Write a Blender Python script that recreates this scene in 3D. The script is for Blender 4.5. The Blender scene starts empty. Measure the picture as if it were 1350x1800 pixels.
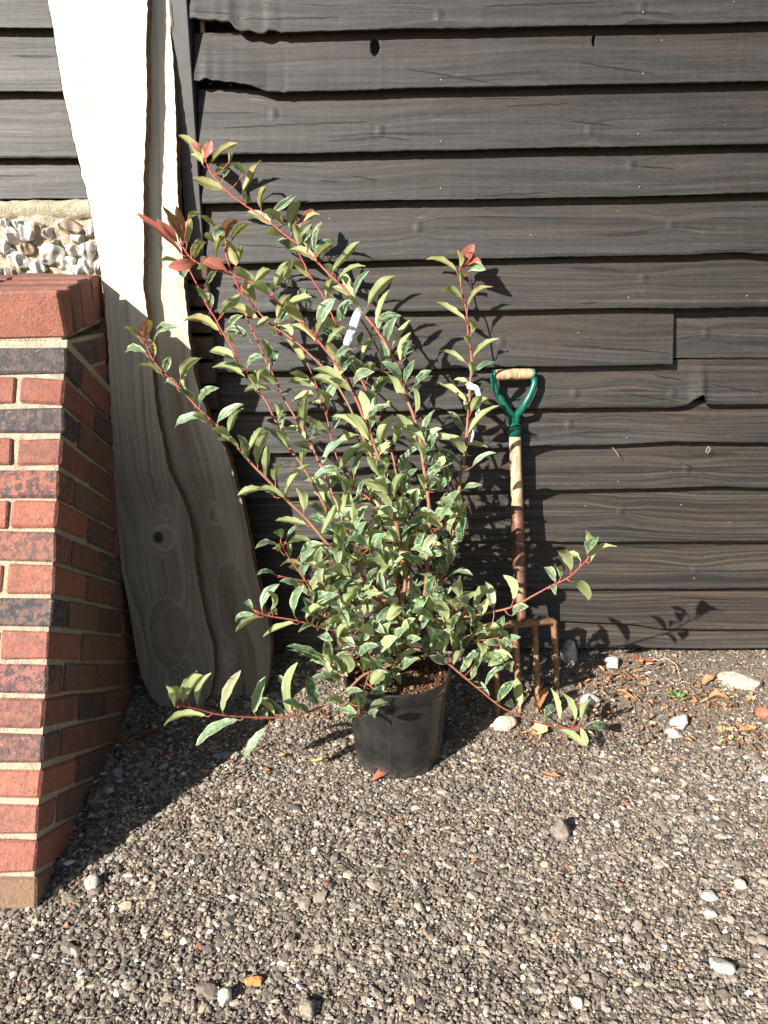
import bpy, math, random
import numpy as np
from mathutils import Matrix, Vector
random.seed(7); RNG = np.random.default_rng(11)

# ------------------------------------------------------------------ camera
FPX = 1400.0; HC = 1.29; WD = 2.43
def cam_rot(p=16, yaw=1.8, roll=-0.45):
    p, yaw, roll = map(math.radians, (p, yaw, roll))
    Rx = lambda a: np.array([[1,0,0],[0,math.cos(a),-math.sin(a)],[0,math.sin(a),math.cos(a)]])
    Rz = lambda a: np.array([[math.cos(a),-math.sin(a),0],[math.sin(a),math.cos(a),0],[0,0,1]])
    return Rz(yaw) @ Rx(math.pi/2-p) @ Rz(roll)
R = cam_rot(); C0 = np.array([0, 0, HC])
scene = bpy.context.scene; COL = scene.collection
cd = bpy.data.cameras.new('camera'); cam = bpy.data.objects.new('camera', cd); COL.objects.link(cam)
cd.sensor_fit = 'VERTICAL'; cd.sensor_height = 36; cd.lens = 36*FPX/1800; cd.clip_end = 500; cd.clip_start = .02
M4 = Matrix.Identity(4)
for i in range(3):
    for j in range(3): M4[i][j] = R[i, j]
    M4[i][3] = C0[i]
cam.matrix_world = M4
scene.camera = cam
# ------------------------------------------------------------------ light
L = np.array([1.23, 1.50, -1.0])
elev = math.atan2(1.0, math.hypot(L[0], L[1]))
w = bpy.data.worlds.new('World'); scene.world = w; w.use_nodes = True
nt = w.node_tree; bg = nt.nodes['Background']; sky = nt.nodes.new('ShaderNodeTexSky')
sky.sky_type = 'NISHITA'; sky.sun_disc = False; sky.sun_elevation = elev
sky.sun_rotation = math.atan2(-L[0], -L[1])
nt.links.new(sky.outputs[0], bg.inputs[0]); bg.inputs[1].default_value = 0.05
sl = bpy.data.lights.new('sun', 'SUN'); so = bpy.data.objects.new('sun', sl); COL.objects.link(so)
sl.energy = 5.0; sl.angle = math.radians(.5); sl.color = (1, .95, .87)
so.location = (-4, -5, 4); so.rotation_euler = Vector(L).to_track_quat('-Z', 'Y').to_euler()
scene.view_settings.view_transform = 'Standard'; scene.view_settings.look = 'None'
scene.view_settings.exposure = 1.12; scene.view_settings.gamma = 1

# ------------------------------------------------------------------ helpers
def ray(x, y): return R @ np.array([(x-675)/FPX, (900-y)/FPX, -1.0])
def at_y(x, y, Y): d = ray(x, y); return C0 + d*(Y/d[1])
def gz(d):
    t = np.clip((np.asarray(d)-1.95)/.5, 0, 1); return .055*(np.clip(d, -3, 3)-1.43)+.065*t*t*(3-2*t)
def at_g(x, y, h=0):
    d = ray(x, y); t = 1.0
    for _ in range(60): t = .5*t+.5*((float(gz(d[1]*t))+h-HC)/d[2])
    return C0+d*t
def proj(P):
    q = R.T @ (np.asarray(P, float)-C0); return 675+FPX*q[0]/-q[2], 900-FPX*q[1]/-q[2]
def unit(v): v = np.asarray(v, float); return v/max(np.linalg.norm(v), 1e-9)

def noise1(n, scale, seed, amp=1.0):
    r = np.random.default_rng(seed); k = max(int(n/scale)+3, 4); v = r.normal(size=k)
    return amp*np.interp(np.linspace(0, k-1.001, n), np.arange(k), v)

def noiseX(X, wl, seed, amp):
    r = np.random.default_rng(seed); g = np.arange(-3, 4, wl); return amp*np.interp(X, g, r.normal(size=len(g)))
def tag(o, label=None, cat=None, group=None, kind=None):
    if label: o['label'] = label
    if cat: o['category'] = cat
    if group: o['group'] = group
    if kind: o['kind'] = kind
    return o
def empty(name, loc, label, cat, group=None):
    o = bpy.data.objects.new(name, None); COL.objects.link(o); o.location = Vector(loc)
    o.empty_display_size = .05
    bpy.context.view_layer.update()
    return tag(o, label, cat, group)
def mobj(name, V, F, mat, parent=None, smooth=True, uv=None, attrs=None, fm=None, origin=None):
    V = np.asarray(V, float)
    org = np.zeros(3)
    if parent is None and origin is None: 
        org = np.array([V[:, 0].mean(), V[:, 1].mean(), V[:, 2].min()])
    elif origin is not None: org = np.asarray(origin, float)
    me = bpy.data.meshes.new(name)
    me.from_pydata([tuple(v) for v in (V-org)], [], [tuple(int(i) for i in f) for f in F])
    mats = mat if isinstance(mat, (list, tuple)) else [mat]
    for m in mats: me.materials.append(m)
    if fm is not None: me.polygons.foreach_set('material_index', np.asarray(fm, dtype=np.int32))
    if uv is not None:
        uvl = me.uv_layers.new(name='UVMap'); li = np.zeros(len(me.loops), dtype=np.int32)
        me.loops.foreach_get('vertex_index', li); uvl.data.foreach_set('uv', np.asarray(uv, np.float32)[li].ravel())
    for k, a in (attrs or {}).items():
        a = np.asarray(a, np.float32)
        if a.ndim == 1: at = me.attributes.new(k, 'FLOAT', 'POINT'); at.data.foreach_set('value', a)
        else:
            at = me.attributes.new(k, 'FLOAT_COLOR', 'POINT')
            at.data.foreach_set('color', np.c_[a, np.ones(len(a))].astype(np.float32).ravel())
    me.polygons.foreach_set('use_smooth', [smooth]*len(me.polygons)); me.update()
    o = bpy.data.objects.new(name, me); COL.objects.link(o); o.location = Vector(org)
    if parent is not None:
        o.parent = parent; o.matrix_parent_inverse = parent.matrix_world.inverted()
    else: bpy.context.view_layer.update()
    return o

class MB:
    def __init__(s): s.V = []; s.F = []; s.A = {}; s.n = 0
    def add(s, V, F, **attrs):
        V = np.asarray(V, float); s.V.append(V); s.F += [tuple(i+s.n for i in f) for f in F]
        for k, a in attrs.items():
            a = np.asarray(a, float)
            if k != 'uv' and a.ndim == 1 and len(a) == 3 and len(V) != 3: a = np.tile(a, (len(V), 1))
            elif a.ndim == 0: a = np.full(len(V), float(a))
            s.A.setdefault(k, []).append(a)
        s.n += len(V)
    def build(s, name, mat, parent=None, smooth=True, **kw):
        A = {k: np.concatenate(v) for k, v in s.A.items()}; uv = A.pop('uv', None)
        return mobj(name, np.concatenate(s.V), s.F, mat, parent, smooth, uv=uv, attrs=A, **kw)

def tube(pts, rad, seg=10, cap=True):
    pts = np.asarray(pts, float); n = len(pts); rad = np.broadcast_to(np.asarray(rad, float), (n,)) if np.ndim(rad) < 2 else rad
    T = np.gradient(pts, axis=0); V = []; F = []
    up = np.array([0, 0, 1.0]) if abs(unit(T[0])[2]) < .9 else np.array([1.0, 0, 0])
    a = unit(np.cross(up, T[0]))
    for i in range(n):
        t = unit(T[i]); a = unit(a-t*np.dot(a, t)); b = np.cross(t, a)
        for k in range(seg):
            th = 2*math.pi*k/seg
            V.append(pts[i]+rad[i]*(math.cos(th)*a+math.sin(th)*b))
    for i in range(n-1):
        for k in range(seg):
            k2 = (k+1) % seg; F.append((i*seg+k, i*seg+k2, (i+1)*seg+k2, (i+1)*seg+k))
    if cap:
        F.append(tuple(range(seg))[::-1]); F.append(tuple((n-1)*seg+k for k in range(seg)))
    return np.array(V), F

def cbox(o, X, Y, Z, bev=.004, jit=0.0):
    """chamfered box from corner o spanned by vectors X,Y,Z"""
    o = np.asarray(o, float); X, Y, Z = (np.asarray(v, float) for v in (X, Y, Z))
    lx, ly, lz = (np.linalg.norm(v) for v in (X, Y, Z)); ux, uy, uz = X/lx, Y/ly, Z/lz
    V = []; idx = {}
    for cx in (0, 1):
        for cy in (0, 1):
            for cz in (0, 1):
                j = RNG.normal(size=3)*jit
                for ax in range(3):
                    p = [cx*lx, cy*ly, cz*lz]
                    for a2, c, l in ((0, cx, lx), (1, cy, ly), (2, cz, lz)):
                        if a2 != ax: p[a2] += bev if c == 0 else -bev
                    idx[(cx, cy, cz, ax)] = len(V)
                    V.append(o+ux*(p[0]+j[0])+uy*(p[1]+j[1])+uz*(p[2]+j[2]))
    F = []
    for ax in range(3):
        o1, o2 = [a for a in range(3) if a != ax]
        for c in (0, 1):
            q = []
            for (u, v) in ((0, 0), (1, 0), (1, 1), (0, 1)):
                k = [0, 0, 0]; k[ax] = c; k[o1] = u; k[o2] = v; q.append(idx[tuple(k)+(ax,)])
            F.append(tuple(q))
    for ax in range(3):   # edges parallel to ax
        o1, o2 = [a for a in range(3) if a != ax]
        for u in (0, 1):
            for v in (0, 1):
                k0 = [0]*3; k1 = [0]*3; k1[ax] = 1
                for k in (k0, k1): k[o1] = u; k[o2] = v
                F.append((idx[tuple(k0)+(o1,)], idx[tuple(k1)+(o1,)], idx[tuple(k1)+(o2,)], idx[tuple(k0)+(o2,)]))
    for cx in (0, 1):
        for cy in (0, 1):
            for cz in (0, 1): F.append(tuple(idx[(cx, cy, cz, a)] for a in range(3)))
    V = np.array(V); cen = V.mean(0); G = []
    for f in F:
        p = V[list(f)]; nrm = np.cross(p[1]-p[0], p[2]-p[0])
        G.append(f if np.dot(nrm, p.mean(0)-cen) > 0 else f[::-1])
    return V, G

import bmesh
def ico(sub):
    bm = bmesh.new(); bmesh.ops.create_icosphere(bm, subdivisions=sub, radius=1)
    V = np.array([v.co[:] for v in bm.verts]); F = np.array([[v.index for v in f.verts] for f in bm.faces]); bm.free()
    return V, F
ICO = {k: ico(k) for k in (1, 2, 3, 4)}

# ------------------------------------------------------------------ materials
def mat(name):
    m = bpy.data.materials.new(name); m.use_nodes = True
    n = m.node_tree.nodes; b = n['Principled BSDF']; return m, m.node_tree, b
class NT:
    def __init__(s, nt): s.nt = nt
    def n(s, t, ins=None, **kw):
        nd = s.nt.nodes.new('ShaderNode'+t)
        for k, v in kw.items(): setattr(nd, k, v)
        for k, v in (ins or {}).items():
            if hasattr(v, 'is_linked') or isinstance(v, bpy.types.NodeSocket): s.nt.links.new(v, nd.inputs[k])
            else: nd.inputs[k].default_value = v
        return nd
    def attr(s, name): return s.n('Attribute', attribute_name=name)
    def noise(s, vec, scale, detail=5, rough=.6, dist=0):
        return s.n('TexNoise', {'Vector': vec, 'Scale': scale, 'Detail': detail, 'Roughness': rough, 'Distortion': dist}).outputs[0]
    def mul(s, vec, v): return s.n('VectorMath', {0: vec, 1: v}, operation='MULTIPLY').outputs[0]
    def math(s, op, a, b=0.0): return s.n('Math', {0: a, 1: b}, operation=op).outputs[0]
    def ramp(s, f, stops):
        r = s.n('ValToRGB', {0: f}); e = r.color_ramp.elements
        while len(e) < len(stops): e.new(.5)
        for el, (p, c) in zip(e, stops): el.position = p; el.color = tuple(c)+(1,) if len(c) == 3 else c
        return r.outputs[0]
    def rampf(s, f, a, b, lo=0.0, hi=1.0):
        r = s.n('MapRange', {0: f, 1: a, 2: b, 3: lo, 4: hi}); return r.outputs[0]
    def mix(s, f, a, b, mode='MIX'):
        m = s.n('Mix', data_type='RGBA', blend_type=mode)
        for k, v in ((0, f), (6, a), (7, b)):
            if isinstance(v, bpy.types.NodeSocket): s.nt.links.new(v, m.inputs[k])
            else: m.inputs[k].default_value = v if k == 0 else (tuple(v)+(1,))[:4]
        return m.outputs[2]
    def bump(s, h, strength, dist, b, nrm=None):
        bn = s.n('Bump', {'Height': h, 'Strength': strength, 'Distance': dist})
        if nrm is not None: s.nt.links.new(nrm, bn.inputs['Normal'])
        if b is not None: s.nt.links.new(bn.outputs[0], b.inputs['Normal'])
        return bn.outputs[0]
    def link(s, a, b): s.nt.links.new(a, b)

def simple(name, col, rough=.6, metal=0.0, nscale=30, var=.15, bump=.3, bd=.002):
    m, t, b = mat(name); N = NT(t); co = N.n('TexCoord').outputs['Object']
    f = N.noise(co, nscale); c = np.array(col)
    N.link(N.ramp(f, [(.3, c*(1-var)), (.7, np.minimum(c*(1+var), 1))]), b.inputs['Base Color'])
    b.inputs['Roughness'].default_value = rough; b.inputs['Metallic'].default_value = metal
    if bump: N.bump(f, bump, bd, b)
    return m

def m_board():
    m, t, b = mat('black_stained_board'); N = NT(t)
    g = N.attr('grain').outputs['Vector']     # (x, warped height, board id)
    e = N.attr('edge').outputs['Fac']         # 0 at lower edge .. 1 at top
    long_ = N.noise(N.mul(g, (2.2, 55, 3.7)), 1, 7, .65, .4)
    fine = N.noise(N.mul(g, (7, 330, 3.7)), 1, 3, .6)
    saw = N.noise(N.mul(g, (420, 7, 3.7)), 1, 4, .75)
    big = N.noise(N.mul(g, (3, 9, 5.3)), 1, 4, .55)
    bid = N.attr('warm').outputs['Fac']; grit = N.noise(N.mul(g, (60, 420, 3)), 1, 4, .75); sawk = N.rampf(bid, -.1, .35, .17, .03); ring = N.noise(N.mul(g, (.9, 120, 3.7)), 1, 2, .5, .15)
    tone = N.math('ADD', N.math('ADD', N.math('MULTIPLY', long_, .42), N.math('MULTIPLY', N.math('SUBTRACT', ring, .5), N.rampf(bid, -.1, .35, .15, .75))), N.math('ADD', N.math('ADD', .145, N.math('ADD', N.math('MULTIPLY', N.math('SUBTRACT', grit, .5), .32), N.math('MULTIPLY', fine, .22))), N.math('MULTIPLY', N.math('SUBTRACT', saw, .5), sawk)))
    grey = N.ramp(tone, [(.38, (.007, .0065, .006)), (.52, (.031, .028, .0258)), (.66, (.066, .060, .055))])
    brown = N.ramp(tone, [(.36, (.011, .0075, .005)), (.52, (.040, .029, .021)), (.68, (.084, .061, .044))])
    bf = N.math('ADD', N.math('MULTIPLY', e, .75), N.math('MULTIPLY', N.math('SUBTRACT', big, .5), 2.2))
    col = N.mix(N.rampf(N.math('ADD', bf, bid), .1, .85), grey, brown)
    wornf = N.math('MULTIPLY', N.rampf(N.noise(N.mul(g, (5, 22, 9)), 1, 6, .7), .63, .74), N.rampf(fine, .45, .62))
    col = N.mix(N.math('MULTIPLY', wornf, .45), col, (.24, .19, .14))
    crack = N.rampf(N.noise(N.mul(g, (1.3, 38, 2.1)), 1, 3, .5, .8), .30, .345, 1, 0)
    col = N.mix(N.math('MULTIPLY', crack, .85), col, (.008, .007, .006))
    vor = N.n('TexVoronoi', {'Vector': N.mul(g, (26, 26, 5)), 'Scale': 1.0}, feature='F1').outputs[0]
    speck = N.math('MULTIPLY', N.rampf(vor, .055, .03, 0, 1), N.rampf(big, .56, .6))
    col = N.mix(N.math('MULTIPLY', speck, .6), col, (.4, .36, .3))
    kv = N.attr('kn').outputs['Vector']; kr = N.n('VectorMath', {0: kv}, operation='LENGTH').outputs['Value']
    krn = N.math('ADD', kr, N.math('MULTIPLY', N.math('SUBTRACT', N.noise(kv, 1.3, 3, .6), .5), .8))
    rings = N.math('MULTIPLY', N.rampf(N.math('SINE', N.math('MULTIPLY', krn, 24.0)), .2, .9), N.rampf(krn, 2.0, .8))
    col = N.mix(N.math('MULTIPLY', rings, .6), col, (.010, .008, .007))
    col = N.mix(N.math('MULTIPLY', N.rampf(krn, 1.05, .75), .7), col, (.14, .10, .07))
    kedge = N.math('MULTIPLY', N.rampf(N.math('ABSOLUTE', N.math('SUBTRACT', krn, 1.0)), .10, .04), N.rampf(N.noise(kv, 2.5, 2, .5), .48, .56))
    cv_ = N.attr('ck').outputs['Vector']; cs = N.n('SeparateXYZ', {0: cv_})
    cw = N.math('SUBTRACT', 1.0, N.math('POWER', N.math('ABSOLUTE', cs.outputs[0]), 2.0))
    wig = N.math('MULTIPLY', N.math('SUBTRACT', N.noise(N.mul(g, (28, 28, 5)), 1, 5, .7), .5), .012)
    cd_ = N.math('ABSOLUTE', N.math('ADD', cs.outputs[1], wig))
    crk = N.math('MULTIPLY', N.rampf(N.math('SUBTRACT', cd_, N.math('MULTIPLY', cw, .0015)), .0006, -.0002), N.rampf(cw, .02, .12))
    crk = N.math('MAXIMUM', crk, N.math('MULTIPLY', kedge, .8)); crack = N.math('MAXIMUM', crack, crk)
    col = N.mix(N.math('MULTIPLY', crk, .95), col, (.004, .003, .003))
    N.link(col, b.inputs['Base Color'])
    N.link(N.rampf(tone, .35, .7, .62, .5), b.inputs['Roughness'])
    b.inputs['Specular IOR Level'].default_value = .5
    n1 = N.bump(N.math('ADD', N.math('ADD', N.math('MULTIPLY', long_, .7), N.math('MULTIPLY', ring, .5)), N.math('ADD', N.math('MULTIPLY', fine, .3), N.math('MULTIPLY', saw, sawk))), .55, .0022, None)
    N.bump(N.math('SUBTRACT', 1.0, crack), .7, .0025, b, n1)
    return m
def m_plank():
    m, t, b = mat('sawn_oak'); N = NT(t)
    g = N.attr('grain').outputs['Vector']; dk = N.attr('dark').outputs['Fac']; st = N.attr('heart').outputs['Fac']
    lines = N.noise(N.mul(g, (75, 1.1, 1)), 1, 6, .6, .5)
    saw = N.noise(N.mul(g, (14, 330, 1)), 1, 4, .75)
    blot = N.noise(N.mul(g, (6, 3, 1)), 1, 4, .6)
    tone = N.math('ADD', N.math('MULTIPLY', lines, .55), N.math('ADD', N.math('MULTIPLY', saw, .25), N.math('MULTIPLY', blot, .25)))
    col = N.ramp(tone, [(.38, (.33, .27, .20)), (.52, (.60, .53, .43)), (.68, (.76, .70, .60))])
    col = N.mix(N.math('MULTIPLY', st, .8), col, N.ramp(tone, [(.4, (.13, .08, .038)), (.65, (.30, .20, .105))]))
    col = N.mix(N.math('MULTIPLY', dk, .85), col, N.ramp(tone, [(.4, (.045, .034, .024)), (.65, (.13, .10, .07))]))
    kn = N.attr('knot').outputs['Fac']
    col = N.mix(kn, col, (.012, .009, .008))
    low = N.attr('low').outputs['Fac']  # lower plank mask: grey weathering plus shade put into the colour
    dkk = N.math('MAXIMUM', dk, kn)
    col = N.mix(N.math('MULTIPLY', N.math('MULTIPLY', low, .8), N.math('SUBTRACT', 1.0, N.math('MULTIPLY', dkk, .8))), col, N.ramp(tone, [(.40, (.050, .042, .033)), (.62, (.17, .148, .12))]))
    N.link(col, b.inputs['Base Color']); b.inputs['Roughness'].default_value = .75
    N.bump(N.math('ADD', N.math('MULTIPLY', lines, .5), N.math('MULTIPLY', saw, .6)), .5, .0016, b)
    return m
def m_brick():
    m, t, b = mat('weathered_brick'); N = NT(t); co = N.n('TexCoord').outputs['Object']
    c = N.attr('col').outputs['Color']; d = N.attr('burn').outputs['Fac']
    n1 = N.noise(co, 22, 6, .65); n2 = N.noise(co, 140, 4, .6); n3 = N.noise(co, 55, 5, .7)
    col = N.mix(N.rampf(n1, .35, .7, 0, .6), N.mix(.16, c, (.10, .09, .07)), N.mix(.5, c, (.42, .23, .15)))
    ndirt = N.noise(co, 7, 6, .7); col = N.mix(N.rampf(ndirt, .52, .70, 0, .55), col, (.17, .10, .07))
    col = N.mix(N.math('MULTIPLY', d, N.rampf(n3, .44, .56)), col, (.055, .048, .056))
    col = N.mix(N.rampf(n2, .60, .72, 0, .5), col, (.52, .40, .31))
    pit = N.n('TexVoronoi', {'Vector': co, 'Scale': 90.0}).outputs[0]
    col = N.mix(N.rampf(pit, .17, .1, 0, .75), col, (.05, .025, .02))
    col = N.mix(1.0, col, (.80, .84, .86), 'MULTIPLY')
    N.link(col, b.inputs['Base Color']); b.inputs['Roughness'].default_value = .85
    n = N.bump(N.math('ADD', n2, N.math('ADD', n1, N.math('MULTIPLY', n3, 1.2))), .8, .004, None)
    N.bump(N.rampf(pit, .1, .2), .5, .002, b, n)
    return m
def m_mortar(name='lime_mortar', c0=(.30, .25, .175), c1=(.60, .53, .385)):
    m, t, b = mat(name); N = NT(t); co = N.n('TexCoord').outputs['Object']
    n1 = N.noise(co, 40, 8, .75); n2 = N.noise(co, 260, 3, .6)
    N.link(N.ramp(N.math('ADD', N.math('MULTIPLY', n1, .6), N.math('MULTIPLY', n2, .4)), [(.38, c0), (.6, c1)]), b.inputs['Base Color'])
    b.inputs['Roughness'].default_value = .95; N.bump(N.math('ADD', n1, n2), 1.0, .007, b)
    return m
def m_attr(name, rough=.8, nscale=120, bump=.4, bd=.0015, spec=.5, var=.5):
    m, t, b = mat(name); N = NT(t); co = N.n('TexCoord').outputs['Object']
    c = N.attr('col').outputs['Color']; f = N.noise(co, nscale, 5, .7)
    N.link(N.mix(var, c, N.ramp(f, [(.3, (.45, .43, .42)), (.7, (1.5, 1.45, 1.4))]), 'MULTIPLY'), b.inputs['Base Color'])
    b.inputs['Roughness'].default_value = rough; b.inputs['Specular IOR Level'].default_value = spec
    if bump: N.bump(f, bump, bd, b)
    return m
def m_leaf():
    m, t, b = mat('variegated_leaf'); N = NT(t); uv = N.n('TexCoord').outputs['UV']; co = N.n('TexCoord').outputs['Object']
    c = N.attr('col').outputs['Color']; vr = N.attr('varieg').outputs['Fac']
    sep = N.n('SeparateXYZ', {0: uv}); u = N.math('ABSOLUTE', N.math('SUBTRACT', sep.outputs[0], .5))  # 0 mid .5 edge
    n = N.noise(co, 55, 4, .6); n2 = N.noise(co, 160, 3, .6)
    edge = N.rampf(N.math('ADD', u, N.math('MULTIPLY', N.math('SUBTRACT', n, .5), 1.0)), .33, .45)
    base = N.mix(N.rampf(n2, .35, .65, 0, .22), c, N.mix(.5, c, (.02, .05, .015)))
    red = N.attr('red').outputs['Fac']
    grey = N.mix(N.math('MULTIPLY', N.rampf(N.noise(co, 80, 3, .5), .5, .56, 0, .8), N.math('SUBTRACT', 1.0, red)), base, N.mix(.6, base, (.30, .40, .24)))
    col = N.mix(N.math('MULTIPLY', edge, vr), grey, (.58, .60, .36))
    vein = N.rampf(u, .03, .012)
    col = N.mix(N.math('MULTIPLY', vein, .55), col, (.38, .44, .2))
    geo = N.n('NewGeometry'); back = geo.outputs['Backfacing']
    # pale leaf underside
    under = N.mix(.72, c, (.44, .485, .225)); under = N.mix(N.math('MULTIPLY', vein, .6), under, (.42, .45, .2))
    under = N.mix(N.math('MULTIPLY', N.math('MULTIPLY', edge, vr), .35), under, (.6, .6, .34))
    red = N.attr('red').outputs['Fac']
    under = N.mix(N.math('MULTIPLY', red, .8), under, c)
    col = N.mix(back, col, under)
    N.link(col, b.inputs['Base Color'])
    N.link(N.math('ADD', .44, N.math('MULTIPLY', back, .2)), b.inputs['Roughness'])
    sw = N.n('Math', {0: sep.outputs[1], 1: 60.0}, operation='MULTIPLY').outputs[0]
    veins = N.math('SINE', N.math('ADD', sw, N.math('MULTIPLY', u, -28.0)))
    N.bump(N.math('ADD', N.math('MULTIPLY', veins, .25), n2), .35, .0008, b)
    tr = N.n('BsdfTranslucent', {'Color': N.mix(.5, col, (.45, .58, .10))})
    mx = N.n('MixShader', {0: .22, 1: b.outputs[0], 2: tr.outputs[0]})
    N.link(mx.outputs[0], t.nodes['Material Output'].inputs['Surface'])
    return m
def m_stem():
    m, t, b = mat('shrub_bark'); N = NT(t); c = N.attr('col').outputs['Color']; co = N.n('TexCoord').outputs['Object']
    n = N.noise(co, 150, 4, .7)
    N.link(N.mix(.5, c, N.ramp(n, [(.3, (.5, .5, .5)), (.7, (1.5, 1.4, 1.35))]), 'MULTIPLY'), b.inputs['Base Color'])
    b.inputs['Roughness'].default_value = .55; N.bump(n, .5, .001, b); return m
def m_ground():
    m, t, b = mat('earth_and_grit'); N = NT(t); co = N.n('TexCoord').outputs['Object']
    n = N.noise(co, 90, 7, .75); v = N.n('TexVoronoi', {'Vector': co, 'Scale': 85.0}); n3 = N.noise(co, 6, 4, .6)
    c1 = N.ramp(n, [(.35, (.09, .075, .06)), (.65, (.24, .20, .165))])
    c2 = N.ramp(n, [(.35, (.11, .085, .06)), (.65, (.28, .22, .16))])
    col = N.mix(N.rampf(n3, .4, .6), c1, c2)
    N.link(col, b.inputs['Base Color']); b.inputs['Roughness'].default_value = .95
    N.bump(N.math('SUBTRACT', n, v.outputs[0]), .9, .006, b); return m
def m_rust():
    m, t, b = mat('rusty_steel'); N = NT(t); co = N.n('TexCoord').outputs['Object']
    n = N.noise(co, 60, 7, .75); n2 = N.noise(co, 14, 4, .6)
    N.link(N.ramp(N.math('ADD', N.math('MULTIPLY', n, .6), N.math('MULTIPLY', n2, .4)), [(.36, (.10, .045, .022)), (.5, (.30, .165, .085)), (.62, (.46, .33, .20))]), b.inputs['Base Color'])
    b.inputs['Roughness'].default_value = .75; b.inputs['Metallic'].default_value = .15; N.bump(n, .6, .002, b); return m
def m_strap():
    m, t, b = mat('old_red_painted_steel'); N = NT(t); co = N.n('TexCoord').outputs['Object']
    n = N.noise(co, 35, 7, .7)
    N.link(N.ramp(n, [(.36, (.04, .03, .025)), (.47, (.14, .060, .038)), (.58, (.20, .095, .06)), (.72, (.28, .22, .17))]), b.inputs['Base Color'])
    b.inputs['Roughness'].default_value = .5; b.inputs['Metallic'].default_value = .2; N.bump(n, .5, .0015, b); return m
def m_ash(name='worn_ash_wood', c=((.26, .16, .09), (.47, .33, .20), (.58, .44, .29))):
    m, t, b = mat(name); N = NT(t); co = N.n('TexCoord').outputs['Object']
    n = N.noise(N.mul(co, (90, 90, 6)), 1, 6, .6, .6); n2 = N.noise(co, 22, 5, .6)
    col = N.ramp(n, [(.35, c[0]), (.5, c[1]), (.65, c[2])])
    col = N.mix(N.rampf(n2, .52, .70, 0, .55), col, (.20, .12, .07))
    N.link(col, b.inputs['Base Color']); b.inputs['Roughness'].default_value = .5; N.bump(n, .3, .001, b); return m
def m_pot():
    m, t, b = mat('black_pot_plastic'); N = NT(t); co = N.n('TexCoord').outputs['Object']
    n = N.noise(co, 18, 5, .65); n2 = N.noise(co, 220, 3, .6)
    col = N.ramp(n, [(.35, (.012, .012, .013)), (.7, (.03, .029, .028))])
    col = N.mix(N.rampf(n2, .66, .76, 0, .5), col, (.14, .12, .10))
    sp = N.n('SeparateXYZ', {0: co}).outputs[2]
    col = N.mix(N.math('MULTIPLY', N.rampf(sp, .075, .0), N.rampf(N.noise(co, 60, 6, .75), .42, .62)), col, (.15, .12, .09))
    N.link(col, b.inputs['Base Color']); N.link(N.rampf(n, .3, .7, .22, .42), b.inputs['Roughness'])
    N.bump(n2, .12, .0004, b); return m
def m_flint():
    m, t, b = mat('knapped_flint'); N = NT(t); co = N.n('TexCoord').outputs['Object']
    c = N.attr('col').outputs['Color']; n = N.noise(co, 28, 6, .65, .6); n2 = N.noise(co, 120, 4, .7)
    col = N.mix(N.rampf(n, .56, .70), c, (.16, .145, .13)); col = N.mix(N.rampf(n2, .58, .70, 0, .6), col, (.45, .33, .17))
    N.link(col, b.inputs['Base Color']); b.inputs['Roughness'].default_value = .5
    N.bump(N.math('ADD', n, N.math('MULTIPLY', n2, .4)), .7, .006, b); return m

BOARD = m_board(); OAK = m_plank(); BRICK = m_brick(); MORTAR = m_mortar(); LEAF = m_leaf(); STEM = m_stem()
GROUND = m_ground(); RUST = m_rust(); STRAP = m_strap(); ASH = m_ash(); POT = m_pot(); FLINT = m_flint()
STONE = m_attr('gravel_stone', .85, 260, .4, .001, .3, .6)
BIGSTONE = m_attr('loose_stone', .75, 60, .9, .006, .3, .9)
LITTER = m_attr('dead_leaf', .75, 90, .5, .001, .3, .6)
FLINTMORTAR = m_mortar('flint_wall_mortar', (.26, .22, .15), (.62, .55, .41))
BARK = simple('bark_edge', (.15, .085, .045), .9, 0, 70, .5, 1, .006)
GREEN = simple('green_enamel', (.004, .105, .070), .34, 0, 60, .3, .25, .001)
_N = NT(GREEN.node_tree); _b = GREEN.node_tree.nodes['Principled BSDF']; _co = _N.n('TexCoord').outputs['Object']
_f = _N.rampf(_N.noise(_co, 48, 6, .75), .60, .64); _src = _b.inputs['Base Color'].links[0].from_socket
_N.link(_N.mix(_N.math('MULTIPLY', _f, .8), _src, (.16, .12, .09)), _b.inputs['Base Color']); _N.link(_N.rampf(_f, 0, 1, .32, .75), _b.inputs['Roughness'])
POSTM = simple('post_black_paint', (.055, .053, .052), .55, 0, 45, .2, .4, .001)
DARK = simple('dark_void_boarding', (.02, .016, .013), .9)
NAIL = simple('nail_steel', (.16, .15, .14), .5, .5, 200)
COMPOST = simple('compost_fibre', (.06, .032, .018), .95, 0, 160, .7, 1, .006)

def lowfreq(x, y, s, seed):
    r = np.random.default_rng(seed); o = 0
    for _ in range(6):
        a, b_, c = r.normal(size=3); o = o+np.sin((a*x+b_*y)*s+c*6)
    return o/3
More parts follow.
